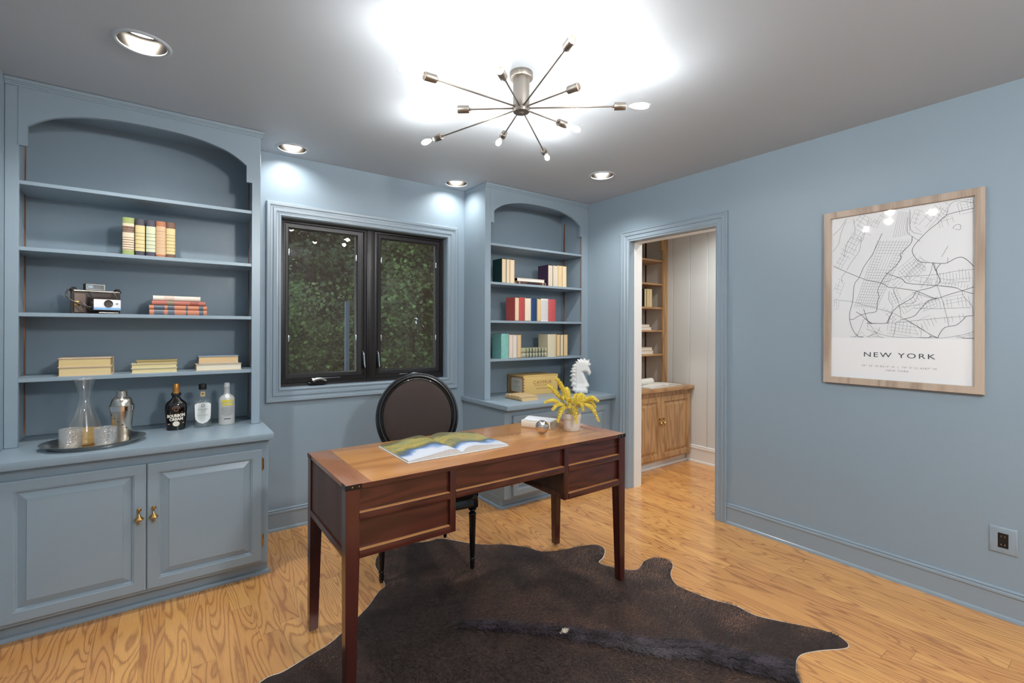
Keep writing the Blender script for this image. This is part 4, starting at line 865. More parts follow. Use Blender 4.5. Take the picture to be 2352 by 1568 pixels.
# =================================================================== CHANDELIER
cx, cy = 1.263, 1.667
cd = thing('sputnik_chandelier', 'brushed nickel ten-armed ceiling light with exposed glowing bulbs', 'ceiling light', (cx, cy, ZC))
MB().lathe([(0, 0), (.050, 0), (.051, -.003), (.051, -.024), (.049, -.027), (0, -.027)], n=48).obj('canopy', M['nickel'], cd)
MB().lathe([(0, -.02), (.036, -.02), (.0365, -.03), (.0365, -.168), (.035, -.173), (.012, -.174), (.008, -.180), (0, -.182)], n=48).obj('column', M['nickel'], cd)
ARMS = [(179, .563), (141, .382), (106, .651), (-142, .416), (-108, .624), (-76, .396), (-39, .556), (2, .374), (39, .648), (70, .429)]
for ang, ln in ARMS:
    a = math.radians(ang); z = -.155; rb = ln+.025
    Mx = Matrix.Translation((0, 0, z)) @ Matrix.Rotation(a, 4, 'Z') @ Matrix.Rotation(PI/2, 4, 'Y')     # local z -> outward
    e0 = rb-.125
    b = MB(); b.lathe([(.0035, .03), (.0035, e0-.045)], n=10, M=Mx); b.lathe([(0, .033), (.0055, .034), (.0055, .040), (.0035, .042)], n=12, M=Mx)
    b.lathe([(0, e0-.058), (.006, e0-.058), (.006, e0-.05), (.0035, e0-.05)], n=12, M=Mx)
    arm = b.obj('arm', M['nickel'], cd)
    MB().lathe([(0, e0-.05), (.015, e0-.05), (.0165, e0-.047), (.0165, e0-.002), (.0155, e0), (.0135, e0), (.0135, e0-.012), (0, e0-.012)], n=28, M=Mx).obj('socket', M['nickel'], arm)
    bp = [(.0128, 0), (.0128, .008), (.0150, .020), (.0205, .038), (.0275, .058), (.0315, .078), (.0300, .094), (.0225, .107), (.012, .114), (0, .1165)]
    MB().lathe([(r, e0-.004+q) for r, q in bp], n=32, M=Mx).obj('bulb', M['bulbglass'], arm)
    MB().lathe([(0, e0+.028), (.006, e0+.032), (.012, e0+.055), (.014, e0+.075), (.009, e0+.092), (0, e0+.096)], n=12, M=Mx).obj('filament', M['filament'], arm)
    l = bpy.data.lights.new('bulb_light', 'POINT'); l.energy = BULB_W; l.color = (.965, .985, 1); l.shadow_soft_size = .018
    o = bpy.data.objects.new('bulb_light', l); COL.objects.link(o); o.parent = cd; o.location = Mx @ Vector((0, 0, e0+.066))

# =================================================================== POSTER
po = thing('framed_map_poster', 'framed black and white NEW YORK street map on the right wall', 'picture', (XR-.001, .8165, 1.4975))
UV = lambda u, v, d: Vector((-d, -u, v))
FW, FH = .335, .484
MB().frame(lambda u, v, d: UV(u, v, d), -.299, .299, -.4495, .4495, [(0, .004), (0, .020), (.0015, .0215), (.0335, .0215), (.035, .020), (.035, .0)]).obj('frame', wood('greyed_wood_frame', c3((150, 128, 112)), c3((196, 178, 160)), 'Z', .8, 30, .5, 0, .6, .4), po)
MB().box(-.003, -.001, -.300, .300, -.450, .450).obj('backing_board', M['paper'], po)
PW = paint('poster_paper', c3((252, 252, 253)), .6); PG = paint('poster_water_grey', c3((243, 244, 246)), .6)
MB().box(-.0050, -.0030, -.2988, .2988, -.4490, .4490).obj('poster', PW, po)
MB().poly([UV(-.2975, -.228, .0052), UV(.2975, -.228, .0052), UV(.2975, .448, .0052), UV(-.2975, .448, .0052)]).obj('printed_map', PG, po)
def lines(name, data, w, col, d):
    b = bmesh.new()
    for pl in data:
        P_ = [Vector(p) for p in pl]
        if len(P_) > 2:
            P_ = [Vector((q.x, q.y)) for q in smooth_open([Vector((q.x, q.y, 0)) for q in P_], 3)]
        for a, c in zip(P_, P_[1:]):
            t = c-a
            if t.length < 1e-5: continue
            t.normalize(); n = Vector((-t.y, t.x))*w/2; a2 = a-t*w*.3; c2 = c+t*w*.3
            b.faces.new([b.verts.new(UV(q.x, q.y, d)) for q in (a2-n, c2-n, c2+n, a2+n)])
    me = bpy.data.meshes.new(name); b.to_mesh(me); b.free(); me.materials.append(paint('ink_'+name, col, .6))
    o = bpy.data.objects.new(name, me); COL.objects.link(o); o.parent = po
lines('main_roads', MAP_DARK, .0022, c3((50, 50, 54)), .0056)
lines('roads', MAP_MID, .0014, c3((96, 97, 102)), .0055)
lines('side_streets', MAP_THIN, .0010, c3((140, 142, 147)), .0054)
INK = paint('print_ink', c3((52, 54, 60)), .6); INK2 = paint('print_ink_grey', c3((150, 152, 158)), .6)
pt = lambda v0, u0=0: (lambda x, y, z: UV(x+u0, y+v0, .0053+max(z, 0)*.1))
text('title', 'NEW YORK', .036, pt(-.318, .008), INK, po, width=.298, spacing=1.25)
text('coordinates', "40\u00b0 42' 45.8213\" N  |  74\u00b0 0' 21.6587\" W", .0125, pt(-.378, .006), INK2, po, width=.315, spacing=1.2)
text('subtitle', 'NEW YORK', .0125, pt(-.398, .006), INK2, po, width=.094, spacing=1.15)
MB().box(-.0095, -.0080, -.2988, .2988, -.4490, .4490).obj('glazing', M['pglass'], po)

# wall socket
ou = thing('wall_socket', 'black double socket in a grey-blue cover plate, low on the right wall', 'socket', (XR-.0005, .422, .3555))
b = MB(); b.rects(lambda u, v, d: Vector((-d, u, v)), [(-.046, .046, -.060, .060, 0), (-.046, .046, -.060, .060, .002), (-.043, .043, -.057, .057, .0055), (-.037, .037, -.051, .051, .007), (-.0172, .0172, -.0335, .0335, .007), (-.0172, .0172, -.0335, .0335, .003)], False, False)
b.obj('cover_plate', M['trim'], ou)
b = MB(); b.box(-.0085, -.003, -.017, .017, -.0333, .0333, .001, seg=1); rc_ = b.obj('receptacle', M['blackm'], ou)
for zz in (-.019, .019):
    for yy in (-.006, .006): MB().box(-.0089, -.0085, yy-.001, yy+.001, zz-.0035, zz+.0035).obj('slot', M['chrome'], rc_)
for zz in (-.044, .044): MB().lathe([(0, .0022), (.0025, .002), (.0035, 0)], (-.007, 0, zz), 12, M=Matrix.Rotation(-PI/2, 4, 'Y')).obj('screw', M['trim'], ou)

# =================================================================== BOOKS
_m = {}
def cm(c, r=.55):
    if (c, r) not in _m: _m[(c, r)] = paint('book_cloth', c3(c), r, .15, 400)
    return _m[(c, r)]
def pm(c=(226, 200, 160)):
    if ('p', c) not in _m:
        m, ns, ls, p = new_mat('page_edges'); tc = ns.new('ShaderNodeTexCoord'); mp = ns.new('ShaderNodeMapping'); mp.inputs['Scale'].default_value = (900, 3, 3); ls.new(tc.outputs['Object'], mp.inputs[0])
        nz = ns.new('ShaderNodeTexNoise'); nz.inputs['Scale'].default_value = 1; ls.new(mp.outputs[0], nz.inputs['Vector'])
        ls.new(mix_(ns, ls, nz.outputs['Fac'], tuple(x*.72 for x in c3(c)), c3(c)), p.inputs['Base Color']); p.inputs['Roughness'].default_value = .8
        _m[('p', c)] = m
    return _m[('p', c)]
PG0 = (240, 214, 172)
def book(label, T, H, D_, cover, pages=PG0, origin=(0, 0, 0), ex=(1, 0, 0), ey=(0, 1, 0), group=None, bands=None, soft=False, hub=False, name='book', title=None, ov=.0035):
    """local x: thickness centred on 0, local y: from spine (0) to fore-edge, local z: height from 0. ex, ey are world directions of x and y"""
    ex = Vector(ex).normalized(); ey = Vector(ey).normalized(); ez = ex.cross(ey)
    R_ = Matrix((ex, ey, ez)).transposed()
    t = thing(name, label, 'book', origin, R_.to_euler(), group)
    bt = .0012 if soft else .0026; o = .0008 if soft else ov
    b = MB(); n = 6; st = []
    rnd_ = .004 if not soft else .0
    # outer shell: board - rounded spine - board
    outer = [(-T/2, D_), (-T/2, .004)]
    for k in range(n+1):
        a = PI*k/n; outer.append((-T/2*math.cos(a), .004-(rnd_+.001)*math.sin(a)-.003*math.sin(a)))
    outer += [(T/2, .004), (T/2, D_)]
    inner = [(T/2-bt, D_), (T/2-bt, .006), (-T/2+bt, .006), (-T/2+bt, D_)]
    pts = outer+inner
    b.prism(pts, lambda u, v, d: Vector((u, v, d)), 0, H); bmesh.ops.triangulate(b.bm, faces=[f for f in b.bm.faces if len(f.verts) > 4])
    c = b.obj('cover', cover if not isinstance(cover, tuple) else cm(cover), t, sharp=35)
    MB().box(-T/2+bt, T/2-bt, .0061, D_-o, o, H-o).obj('pages', pm(pages), t)
    if bands:
        for z0, z1, colr in bands:
            b = MB(); rg = []
            for z in (z0, z1):
                rg.append([Vector((-(T/2+.0003)*math.cos(PI*k/10)*1.0, .004-(rnd_+.004+.0004)*math.sin(PI*k/10), z)) for k in range(11)])
            rg = [rg[0], rg[1]]
            b.ring_stack(rg, False, smooth=True); bo = b.obj('spine_band', cm(colr, .4), c, sharp=0)
    if title:
        s, size, colr, z = title
        text('spine_lettering', s, size, lambda x, y, zz: Vector((y, -.0052, z+x)), cm(colr), c)
    return t
G1 = 'leather-look books on the second shelf of the left bookcase'
yb = 3.125; z = SHZ[1]
def lbands(H, base, fill_, cuts):
    r = []
    for a, c in zip(cuts[::2], cuts[1::2]): r.append((H*a, H*c, fill_))
    return r
Hh = .193
GOLD, SAGE, TAN, CREAM = (222, 200, 144), (206, 210, 178), (210, 174, 136), (228, 208, 168)
std = (.14, .225, .235, .325, .335, .435, .445, .535, .545, .62, .63, .83)
book('sage green book with cream patterned spine, leftmost on the second shelf', .047, .195, .14, (158, 170, 104), origin=(-.158, yb, z), group=G1, bands=[(.028, .165, (226, 206, 178))]+[(.03+.012*i, .034+.012*i, (176, 110, 86)) for i in range(6)]+[(.118, .150, (120, 52, 46))]+[(.122, .126, (226, 200, 170)), (.134, .138, (226, 200, 170))])
book('navy book with gold bands, second from left on the second shelf', .040, Hh, .14, (72, 68, 78), origin=(-.1105, yb, z), group=G1, bands=lbands(Hh, 0, GOLD, std))
book('navy book with sage green bands on the second shelf', .040, Hh, .14, (74, 70, 84), origin=(-.066, yb, z), group=G1, bands=lbands(Hh, 0, SAGE, std))
book('rust-orange book with tan bands on the second shelf', .042, Hh, .14, (180, 116, 82), origin=(-.0235, yb, z), group=G1, bands=lbands(Hh, 0, TAN, (.09, .28, .285, .38, .385, .46, .465, .55, .555, .64, .645, .72, .73, .86)))
book('brown book with yellow bands, rightmost on the second shelf', .040, Hh, .14, (118, 86, 70), origin=(.019, yb, z), group=G1, bands=lbands(Hh, 0, GOLD, (.12, .20, .21, .29, .30, .38, .39, .48, .49, .57, .58, .64, .65, .83)))
def flat_spine(label, x0, x1, zb, T, D_, cover, y, **k):      # lying, spine towards the room
    return book(label, T, x1-x0, D_, cover, origin=(x0, y, zb+T/2), ex=(0, 0, -1), ey=(0, 1, 0), **k)
def flat_edge(label, x0, x1, zb, T, D_, cover, y, **k):       # lying, fore-edge towards the room
    return book(label, T, x1-x0, D_, cover, origin=(x1, y+D_, zb+T/2), ex=(0, 0, -1), ey=(0, -1, 0), **k)
G2 = 'stack of old cloth-bound books beside the camera'
z = SHZ[2]; BL, GR, OR, RD = (96, 104, 116), (138, 128, 104), (200, 128, 98), (186, 108, 94)
flat_spine('orange book with slate blue spine panels, bottom of the stack by the camera', -.071, .183, z, .029, .17, OR, 3.13, group=G2, bands=[(.020, .062, BL), (.078, .108, BL), (.218, .238, BL), (.158, .166, BL)])
flat_spine('orange book with slate blue spine panels, second from the bottom by the camera', -.072, .184, z+.0295, .0225, .168, (206, 136, 102), 3.131, group=G2, bands=[(.020, .066, BL), (.078, .108, BL), (.218, .238, BL), (.158, .168, BL)])
flat_spine('faded red book with brown spine marks, just under the cream book', -.061, .176, z+.0525, .0235, .16, RD, 3.132, group=G2, bands=[(.064, .09, GR), (.098, .104, GR), (.166, .206, (158, 84, 70))])
flat_spine('cream paperback on top of the stack beside the old camera', -.056, .153, z+.0765, .0265, .155, (232, 220, 206), 3.134, group=G2, bands=[(.048, .092, (226, 196, 180))])
G3 = 'books lying on the bottom shelf of the left bookcase, page edges outward'
z = SHZ[3]
flat_edge('thick book with yellowed pages, lower of the left pair on the bottom shelf', -.418, -.221, z, .0415, .15, (222, 196, 160), 3.115, pages=(238, 212, 160), group=G3)
flat_edge('thick book with yellowed pages, upper of the left pair on the bottom shelf', -.419, -.222, z+.042, .044, .15, (226, 200, 178), 3.114, pages=(232, 206, 148), group=G3)
flat_edge('thin yellowed book, lowest of the middle stack on the bottom shelf', -.144, .050, z, .024, .14, (226, 214, 176), 3.12, pages=(236, 218, 166), group=G3)
flat_edge('thin yellowed book in the middle of the middle stack on the bottom shelf', -.145, .049, z+.0245, .0235, .14, (232, 222, 192), 3.119, pages=(234, 216, 160), group=G3)
flat_edge('small olive-gold book on top of the middle stack on the bottom shelf', -.125, .050, z+.0485, .0145, .13, (190, 168, 112), 3.122, pages=(206, 184, 130), group=G3)
flat_edge('wide book with white pages under the blue-covered book', .132, .352, z, .035, .15, (214, 190, 150), 3.112, pages=(246, 236, 214), group=G3)
flat_edge('blue-covered book with tan pages on top of the right pair', .143, .338, z+.0355, .043, .14, (150, 170, 194), 3.122, pages=(238, 204, 156), group=G3)
G4 = 'books on the second shelf of the corner bookcase'
z = SHZ[1]
def up_edge(label, x0, x1, H, D_, cover, y, z, **k):          # standing, fore-edge towards the room
    return book(label, x1-x0, H, D_, cover, origin=((x0+x1)/2, y+D_, z), ex=(-1, 0, 0), ey=(0, -1, 0), **k)
def up_spine(label, x0, x1, H, D_, cover, y, z, **k):
    return book(label, x1-x0, H, D_, cover, origin=((x0+x1)/2, y+.004, z), group=k.pop('group', None), **k)
def angled(label, xa, xb, H, D_, cover, y, z, ang, edge=True, **k):
    """book turned so that its left cover shows: xa..xb thickness along the shelf"""
    T = xb-xa; a = math.radians(ang)
    ex = Vector((-math.cos(a), -math.sin(a), 0)); ey = Vector((math.sin(a), -math.cos(a), 0))
    if not edge: ex, ey = -ex, -ey
    o_ = Vector(((xa+xb)/2, y, z))
    if edge: o_ = o_-ey*D_
    return book(label, T, H, D_, cover, origin=o_, ex=ex, ey=ey, **k)
up_edge('dark green book at the left end of the corner bookcase second shelf', 2.150, 2.196, .193, .135, (22, 60, 58), 3.085, z, pages=(240, 218, 180), group=G4)
up_edge('cream-paged book right of the dark green one', 2.198, 2.240, .196, .125, (226, 200, 160), 3.10, z, pages=(240, 222, 190), group=G4)
up_edge('book with pale pages, third from left on the corner second shelf', 2.243, 2.287, .195, .125, (214, 180, 140), 3.10, z, pages=(244, 226, 196), group=G4)
flat_spine('brown leather book lying flat with gilt spine lettering', 2.323, 2.640, z, .027, .14, (84, 56, 48), 3.115, group=G4, bands=[(.10, .24, (52, 36, 34)), (.02, .03, (190, 160, 110)), (.27, .28, (190, 160, 110)), (.30, .305, (190, 160, 110))])
flat_edge('white-paged book lying on the brown leather book', 2.325, 2.620, z+.0275, .026, .14, (236, 226, 214), 3.115, pages=(246, 238, 226), group=G4)
up_edge('book with a deep purple side cover on the corner second shelf', 2.634, 2.690, .182, .14, (58, 36, 70), 3.088, z, pages=(226, 214, 190), group=G4)
up_edge('book with greyish pages beside the purple-sided one', 2.692, 2.748, .184, .13, (226, 210, 176), 3.09, z, pages=(230, 218, 196), group=G4)
up_edge('book with cream pages, second from the right on the corner second shelf', 2.751, 2.797, .188, .13, (222, 196, 150), 3.09, z, pages=(240, 212, 168), group=G4)
up_edge('rightmost book on the corner second shelf, light cream pages', 2.800, 2.848, .187, .13, (212, 186, 140), 3.09, z, pages=(246, 228, 190), group=G4)
G5 = 'row of books on the third shelf of the corner bookcase'
z = SHZ[2]
up_edge('red-backed book with cream pages, leftmost of the third shelf row', 2.281, 2.326, .192, .13, (196, 90, 84), 3.085, z, pages=(244, 218, 184), group=G5)
up_spine('plain red-spined book, second in the third shelf row', 2.330, 2.382, .193, .12, (190, 72, 74), 3.085, z, group=G5)
up_edge('white-paged book between the red and blue books', 2.386, 2.446, .192, .12, (236, 224, 206), 3.085, z, pages=(246, 232, 208), group=G5)
up_spine('navy blue book on the third shelf of the corner bookcase', 2.450, 2.512, .192, .12, (28, 62, 112), 3.085, z, group=G5)
up_edge('thin cream-paged book right of the navy one', 2.515, 2.555, .190, .12, (220, 196, 150), 3.085, z, pages=(240, 212, 164), group=G5)
up_spine('white book with grey brushed pattern on its spine', 2.558, 2.642, .192, .12, (232, 228, 226), 3.085, z, group=G5, bands=[(.012+.0085*i, .0142+.0085*i, (168, 164, 168)) for i in range(20)])
up_spine('wide red book, rightmost of the third shelf row', 2.645, 2.726, .190, .12, (192, 82, 84), 3.085, z, group=G5)
G6 = 'books on the lowest shelf of the corner bookcase'
z = SHZ[3]
up_spine('mottled turquoise book, leftmost on the lowest corner shelf', 2.150, 2.222, .198, .13, paint('mottled_turquoise', c3((130, 190, 180)), .5, .1, 40, var=.25), 3.082, z, group=G6)
up_edge('pink-white paged book next to the turquoise one', 2.225, 2.262, .194, .13, (238, 216, 200), 3.085, z, pages=(244, 224, 208), group=G6)
up_edge('white-paged book, third from left on the lowest corner shelf', 2.265, 2.302, .193, .13, (232, 226, 220), 3.085, z, pages=(240, 232, 222), group=G6)
up_edge('book with tan page edges, fourth from left on the lowest corner shelf', 2.306, 2.346, .193, .13, (208, 172, 124), 3.085, z, pages=(238, 208, 164), group=G6)
MAR = [(.05+.032*i, .066+.032*i, ((92, 96, 84) if i % 3 else (128, 122, 92))) for i in range(7)]
flat_spine('grey-green mottled book lying flat, lower of the pair between the rows', 2.350, 2.632, z, .039, .13, (178, 178, 158), 3.10, group=G6, bands=MAR)
flat_spine('grey-green mottled book lying flat, upper of the pair between the rows', 2.350, 2.630, z+.0395, .039, .13, (170, 172, 142), 3.10, group=G6, bands=MAR)
up_spine('wide oatmeal linen book on the lowest corner shelf', 2.637, 2.732, .193, .13, (214, 204, 176), 3.085, z, group=G6)
up_edge('book with tan pages right of the oatmeal linen one', 2.735, 2.772, .193, .13, (206, 180, 130), 3.085, z, pages=(238, 210, 160), group=G6)
up_edge('book with speckled cream pages, second from right on the lowest corner shelf', 2.775, 2.811, .193, .13, (88, 84, 78), 3.085, z, pages=(242, 224, 186), group=G6)
up_edge('rightmost tan-paged book on the lowest corner shelf', 2.814, 2.860, .193, .13, (196, 172, 130), 3.085, z, pages=(238, 208, 158), group=G6)
# book on the corner cabinet top, spine on its left
ex = Vector((0, 0, -1)); d_ = Vector((1, -.02, 0)).normalized()
book('small tan book lying on the corner cabinet top in front of the crate', .033, .225, .155, (214, 184, 140), pages=(236, 206, 152), origin=(2.184, 2.858, CT+.0165), ex=(0, 0, 1), ey=d_, group=None, bands=[(.04, .05, (176, 140, 90)), (.06, .15, (196, 164, 112)), (.17, .18, (176, 140, 90))])
# closed paperback on the desk, its dust jacket lifting
d_ = Vector((.118, .059, 0)).normalized()
bk = book('thick white paperback with a lifting cover, on the desk by the plant', .038, .172, .130, (236, 226, 208), pages=(238, 222, 196), origin=(1.590, 2.088, DZT+.0195), ex=(0, 0, -1), ey=d_, soft=True)
for v in [1]:
    b = MB(); pp = []
    for i in range(9):
        t_ = i/8; pp.append([Vector((-.0195-.012*math.sin(t_*PI)*(1 if t_ < .9 else .4)-.001, .002+.124*t_, .012)), Vector((-.0195-.002*math.sin(t_*PI)-.001, .002+.126*t_, .168))])
    b.ring_stack(pp, False, smooth=True); b.obj('lifting_cover', paint('pale_blue_cover', c3((226, 230, 236)), .5), bk)
# next room
G7 = 'books on the oak shelves beyond the doorway'
up_edge('black-sided book on the third oak shelf beyond the doorway', 3.955, 3.993, .190, .13, (34, 30, 30), 3.12, 1.545, pages=(226, 204, 160), group=G7)
up_edge('cream book second from right on the third oak shelf', 3.996, 4.033, .190, .13, (228, 204, 150), 3.12, 1.545, pages=(236, 210, 160), group=G7)
up_edge('rightmost cream book on the third oak shelf', 4.037, 4.078, .190, .13, (232, 212, 162), 3.12, 1.545, pages=(240, 218, 172), group=G7)
flat_edge('white-paged book, lower of two on the fourth oak shelf', 3.80, 4.048, 1.308, .031, .14, (228, 210, 190), 3.10, pages=(246, 238, 226), group=G7)
flat_edge('white-paged book, upper of two on the fourth oak shelf', 3.80, 4.018, 1.3395, .026, .14, (222, 200, 180), 3.10, pages=(246, 236, 222), group=G7)
flat_edge('white-paged book, lower of two on the lowest oak shelf', 3.80, 4.078, 1.062, .037, .14, (226, 206, 186), 3.10, pages=(246, 238, 226), group=G7)
flat_edge('white-paged book, upper of two on the lowest oak shelf', 3.80, 4.063, 1.0995, .031, .14, (222, 200, 180), 3.10, pages=(246, 236, 222), group=G7)

def open_book(label, org, w, hgt, pg_mat, cover_mat, rot=0, th=.010, rise=.024):
    t = thing('open_book', label, 'book', org, (0, 0, rot))
    MB().box(-w-.004, w+.004, -hgt/2-.004, hgt/2+.004, 0, .0028, .001, seg=1).obj('cover', cover_mat, t)
    for s in (-1, 1):
        prof = []
        for i in range(17):
            q = i/16; x = s*(.003+(w-.003)*q)
            zz = .004+th*.55+rise*(math.sin(min(q/.32, 1)*PI/2)**.8)*(1-q)**1.15 + th*.35*(1-q)
            if q < .03: zz = .008
            prof.append((x, zz))
        b = MB(); top_ = [[Vector((x, y, z)) for x, z in prof] for y in (-hgt/2, hgt/2)]
        b.ring_stack([[Vector((x, -hgt/2, z)) for x, z in prof], [Vector((x, hgt/2, z)) for x, z in prof]], False, smooth=True)
        pgs = b.obj('printed_page', pg_mat, t, sharp=60)
        b = MB()
        pts = [(prof[0][0], .003)]+[(x, z-.0006) for x, z in prof]+[(prof[-1][0], .003)]
        b.prism(pts, lambda u, v, d: Vector((u, d, v)), -hgt/2+.001, hgt/2-.001); bmesh.ops.triangulate(b.bm, faces=[f for f in b.bm.faces if len(f.verts) > 4])
        b.obj('pages', pm((232, 230, 226)), t)
    return t
def page_mat():
    m, ns, ls, p = new_mat('landscape_print')
    tc = ns.new('ShaderNodeTexCoord'); sp = ns.new('ShaderNodeSeparateXYZ'); ls.new(tc.outputs['Object'], sp.inputs[0])
    mp = ns.new('ShaderNodeMapping'); mp.inputs['Scale'].default_value = (10, 24, 1); mp.inputs['Rotation'].default_value = (0, 0, .35); ls.new(tc.outputs['Object'], mp.inputs[0])
    n1 = ns.new('ShaderNodeTexNoise'); n1.inputs['Scale'].default_value = 1; n1.inputs['Detail'].default_value = 6; n1.inputs['Roughness'].default_value = .65; ls.new(mp.outputs[0], n1.inputs['Vector'])
    n2 = ns.new('ShaderNodeTexNoise'); n2.inputs['Scale'].default_value = 9; n2.inputs['Detail'].default_value = 7; ls.new(tc.outputs['Object'], n2.inputs['Vector'])
    # y from -.16 (near the reader in front) to .16
    yy = math_(ns, ls, 'ADD', sp.outputs[1], math_(ns, ls, 'MULTIPLY', math_(ns, ls, 'SUBTRACT', n2.outputs['Fac'], .5), .24))
    t = math_(ns, ls, 'MULTIPLY_ADD', yy, 3.1, .5)
    ra = ns.new('ShaderNodeValToRGB'); e = ra.color_ramp.elements
    e[0].position = 0; e[0].color = (*c3((232, 236, 246)), 1); e[1].position = 1; e[1].color = (*c3((96, 92, 60)), 1)
    for pz, c in ((.20, (226, 232, 244)), (.26, (150, 178, 220)), (.34, (66, 104, 160)), (.42, (110, 124, 110)), (.50, (198, 178, 92)), (.62, (226, 196, 96)), (.72, (180, 172, 96)), (.82, (220, 200, 110)), (.90, (110, 104, 72))):
        k = e.new(pz); k.color = (*c3(c), 1)
    ls.new(t, ra.inputs[0])
    n4 = ns.new('ShaderNodeTexNoise'); n4.inputs['Scale'].default_value = 90; n4.inputs['Detail'].default_value = 4; ls.new(tc.outputs['Object'], n4.inputs['Vector'])
    gm = math_(ns, ls, 'MULTIPLY', math_(ns, ls, 'GREATER_THAN', t, .34), math_(ns, ls, 'MULTIPLY', n4.outputs['Fac'], .9))
    n1 = n4 if False else n1
    rb = mix_(ns, ls, gm, ra.outputs[0], c3((128, 122, 84)))
    m2 = mix_(ns, ls, math_(ns, ls, 'MULTIPLY', math_(ns, ls, 'GREATER_THAN', n1.outputs['Fac'], .60), math_(ns, ls, 'GREATER_THAN', t, .38)), rb, c3((138, 156, 132)))
    ls.new(m2, p.inputs['Base Color']); p.inputs['Roughness'].default_value = .3
    return m
open_book('large open picture book with yellow hillside and blue lake photograph, on the desk', (1.033, 1.940, DZT+.0005), .246, .322, page_mat(), M['white'])
ob2 = open_book('open white book with a rolled page on the oak countertop beyond the doorway', (3.88, 2.91, CT+.0005), .27, .22, M['paper'], M['white'], rot=.08, th=.008, rise=.018)
b = MB(); b.lathe([(.028, -.25), (.030, -.1), (.031, .03), (.0305, .03), (.027, -.25)], (0, 0, 0), 24, M=Matrix.Translation((-.055, .045, .045)) @ Matrix.Rotation(PI/2, 4, 'Y')); b.obj('rolled_page', M['paper'], ob2)
# =================================================================== OLD CAMERA
cv = thing('folding_camera', 'vintage folding instant camera with brown bellows and white front on the third shelf', 'camera', (-.286, 3.205, SHZ[2]+.0008), (0, 0, math.radians(24)))
TP = paint('taupe_leatherette', c3((116, 98, 88)), .55, .3, 500); DKB = paint('dark_brown_plastic', c3((52, 40, 34)), .4)
WP = paint('white_enamel', c3((240, 240, 242)), .3); BS = paint('light_blue_stripe', c3((140, 184, 226)), .35)
b = MB(); b.box(-.098, .098, -.004, .026, .0, .112, .006); b.obj('body', TP, cv)
MB().box(-.096, .096, -.010, -.003, .008, .104, .003).obj('body_front', DKB, cv)
b = MB(); b.box(-.094, -.050, -.018, -.009, .006, .100, .003); b.obj('side_panel', TP, cv)
b = MB(); b.box(-.094, -.074, -.0195, -.0175, .038, .062, .001); b.obj('clip', M['brass'], cv)
b = MB(); rg = []
for i in range(17):
    q = i/16; y = -.010-.066*q; o = .004*(i % 2); w = .050-.004*q-o; h0, h1 = .014+o, .086-.010*q-o
    rg.append([Vector((x+.012, y, z)) for x, z in ((-w, h0), (w, h0), (w, h1), (-w, h1))])
b.ring_stack(rg, True, True, True); b.obj('bellows', DKB, cv, sharp=10)
b = MB(); b.box(-.046, .066, -.094, -.074, .016, .074, .004); b.obj('front_standard', DKB, cv)
fs = MB().box(-.045, .065, -.097, -.093, .019, .072, .0025).obj('faceplate', WP, cv)
MB().box(-.0445, .0645, -.0978, -.0968, .020, .031, .0005, seg=1).obj('blue_band', BS, fs)
RX = Matrix.Rotation(PI/2, 4, 'X')
MB().lathe([(.017, .0), (.0185, .003), (.017, .005), (.0155, .004), (.0145, .001), (.012, .0), (0, .003)], (.013, -.097, .0515), 32, M=RX).obj('lens', paint('lens_glass', c3((120, 108, 100)), .06, metal=.8), fs)
MB().lathe([(.005, 0), (.005, .0015), (.0035, .002), (0, .001)], (.048, -.097, .0525), 20, M=RX).obj('light_cell', M['steel'], fs)
MB().box(-.02, .060, -.086, -.05, .003, .009, .001).obj('folding_bed', M['steel'], cv)
b = MB(); b.box(-.050, .030, -.012, .018, .119, .152, .004); vf = b.obj('viewfinder', M['blackm'], cv)
MB().frame(XZ(-.012, 1), -.044, .024, .1245, .1465, [(-.001, -.0), (-.001, -.004), (.0045, -.004), (.006, -.002), (.006, .004)]).obj('viewfinder_bezel', M['steel'], vf)
MB().box(-.044, .024, -.0135, -.0115, .1245, .1465).obj('viewfinder_window', paint('grey_lens', c3((150, 146, 144)), .1, metal=.5), vf)
MB().box(-.040, -.020, -.014, -.0133, .130, .143).obj('viewfinder_lens', M['chrome'], vf)
b = MB(); b.box(-.094, .094, -.012, .014, .1105, .118, .002); b.obj('top_rail', M['steel'], cv)
for x in (-.090, .088):
    MB().prism([(-.012, 0), (-.012, .012), (-.006, .022), (.004, .022), (.012, .008), (.012, 0)], lambda u, v, d, x=x: Vector((x+u, d, .110+v)), -.008, .018).obj('strap_lug', M['blackm'], cv)
b = MB(); b.tube(smooth_open([(-.094, .0, .128), (-.112, -.002, .118), (-.122, -.006, .09), (-.112, -.022, .068), (-.085, -.036, .050), (-.055, -.045, .030), (-.02, -.05, .012)], 6), .0032, 8, mi=0)
b.obj('strap', DKB, cv)
MB().tube(smooth_open([(-.070, -.020, .07), (-.062, -.034, .05), (-.05, -.05, .035), (-.035, -.06, .034)], 6), .0014, 6).obj('shutter_cable', M['steel'], cv)
MB().lathe([(0, 0), (.006, .002), (.007, .006), (0, .011)], (-.040, -.078, .055), 14, M=Matrix.Rotation(PI/2, 4, 'X')).obj('shutter_release', M['ceramic'], cv)
b = MB(); b.tube([(-.045, -.078, .080), (-.045, -.03, .112)], .0025, 6); b.obj('strut', M['steel'], cv)
b = MB(); b.tube([(.06, -.078, .076), (.07, -.01, .112)], .0025, 6); b.obj('strut', M['steel'], cv)

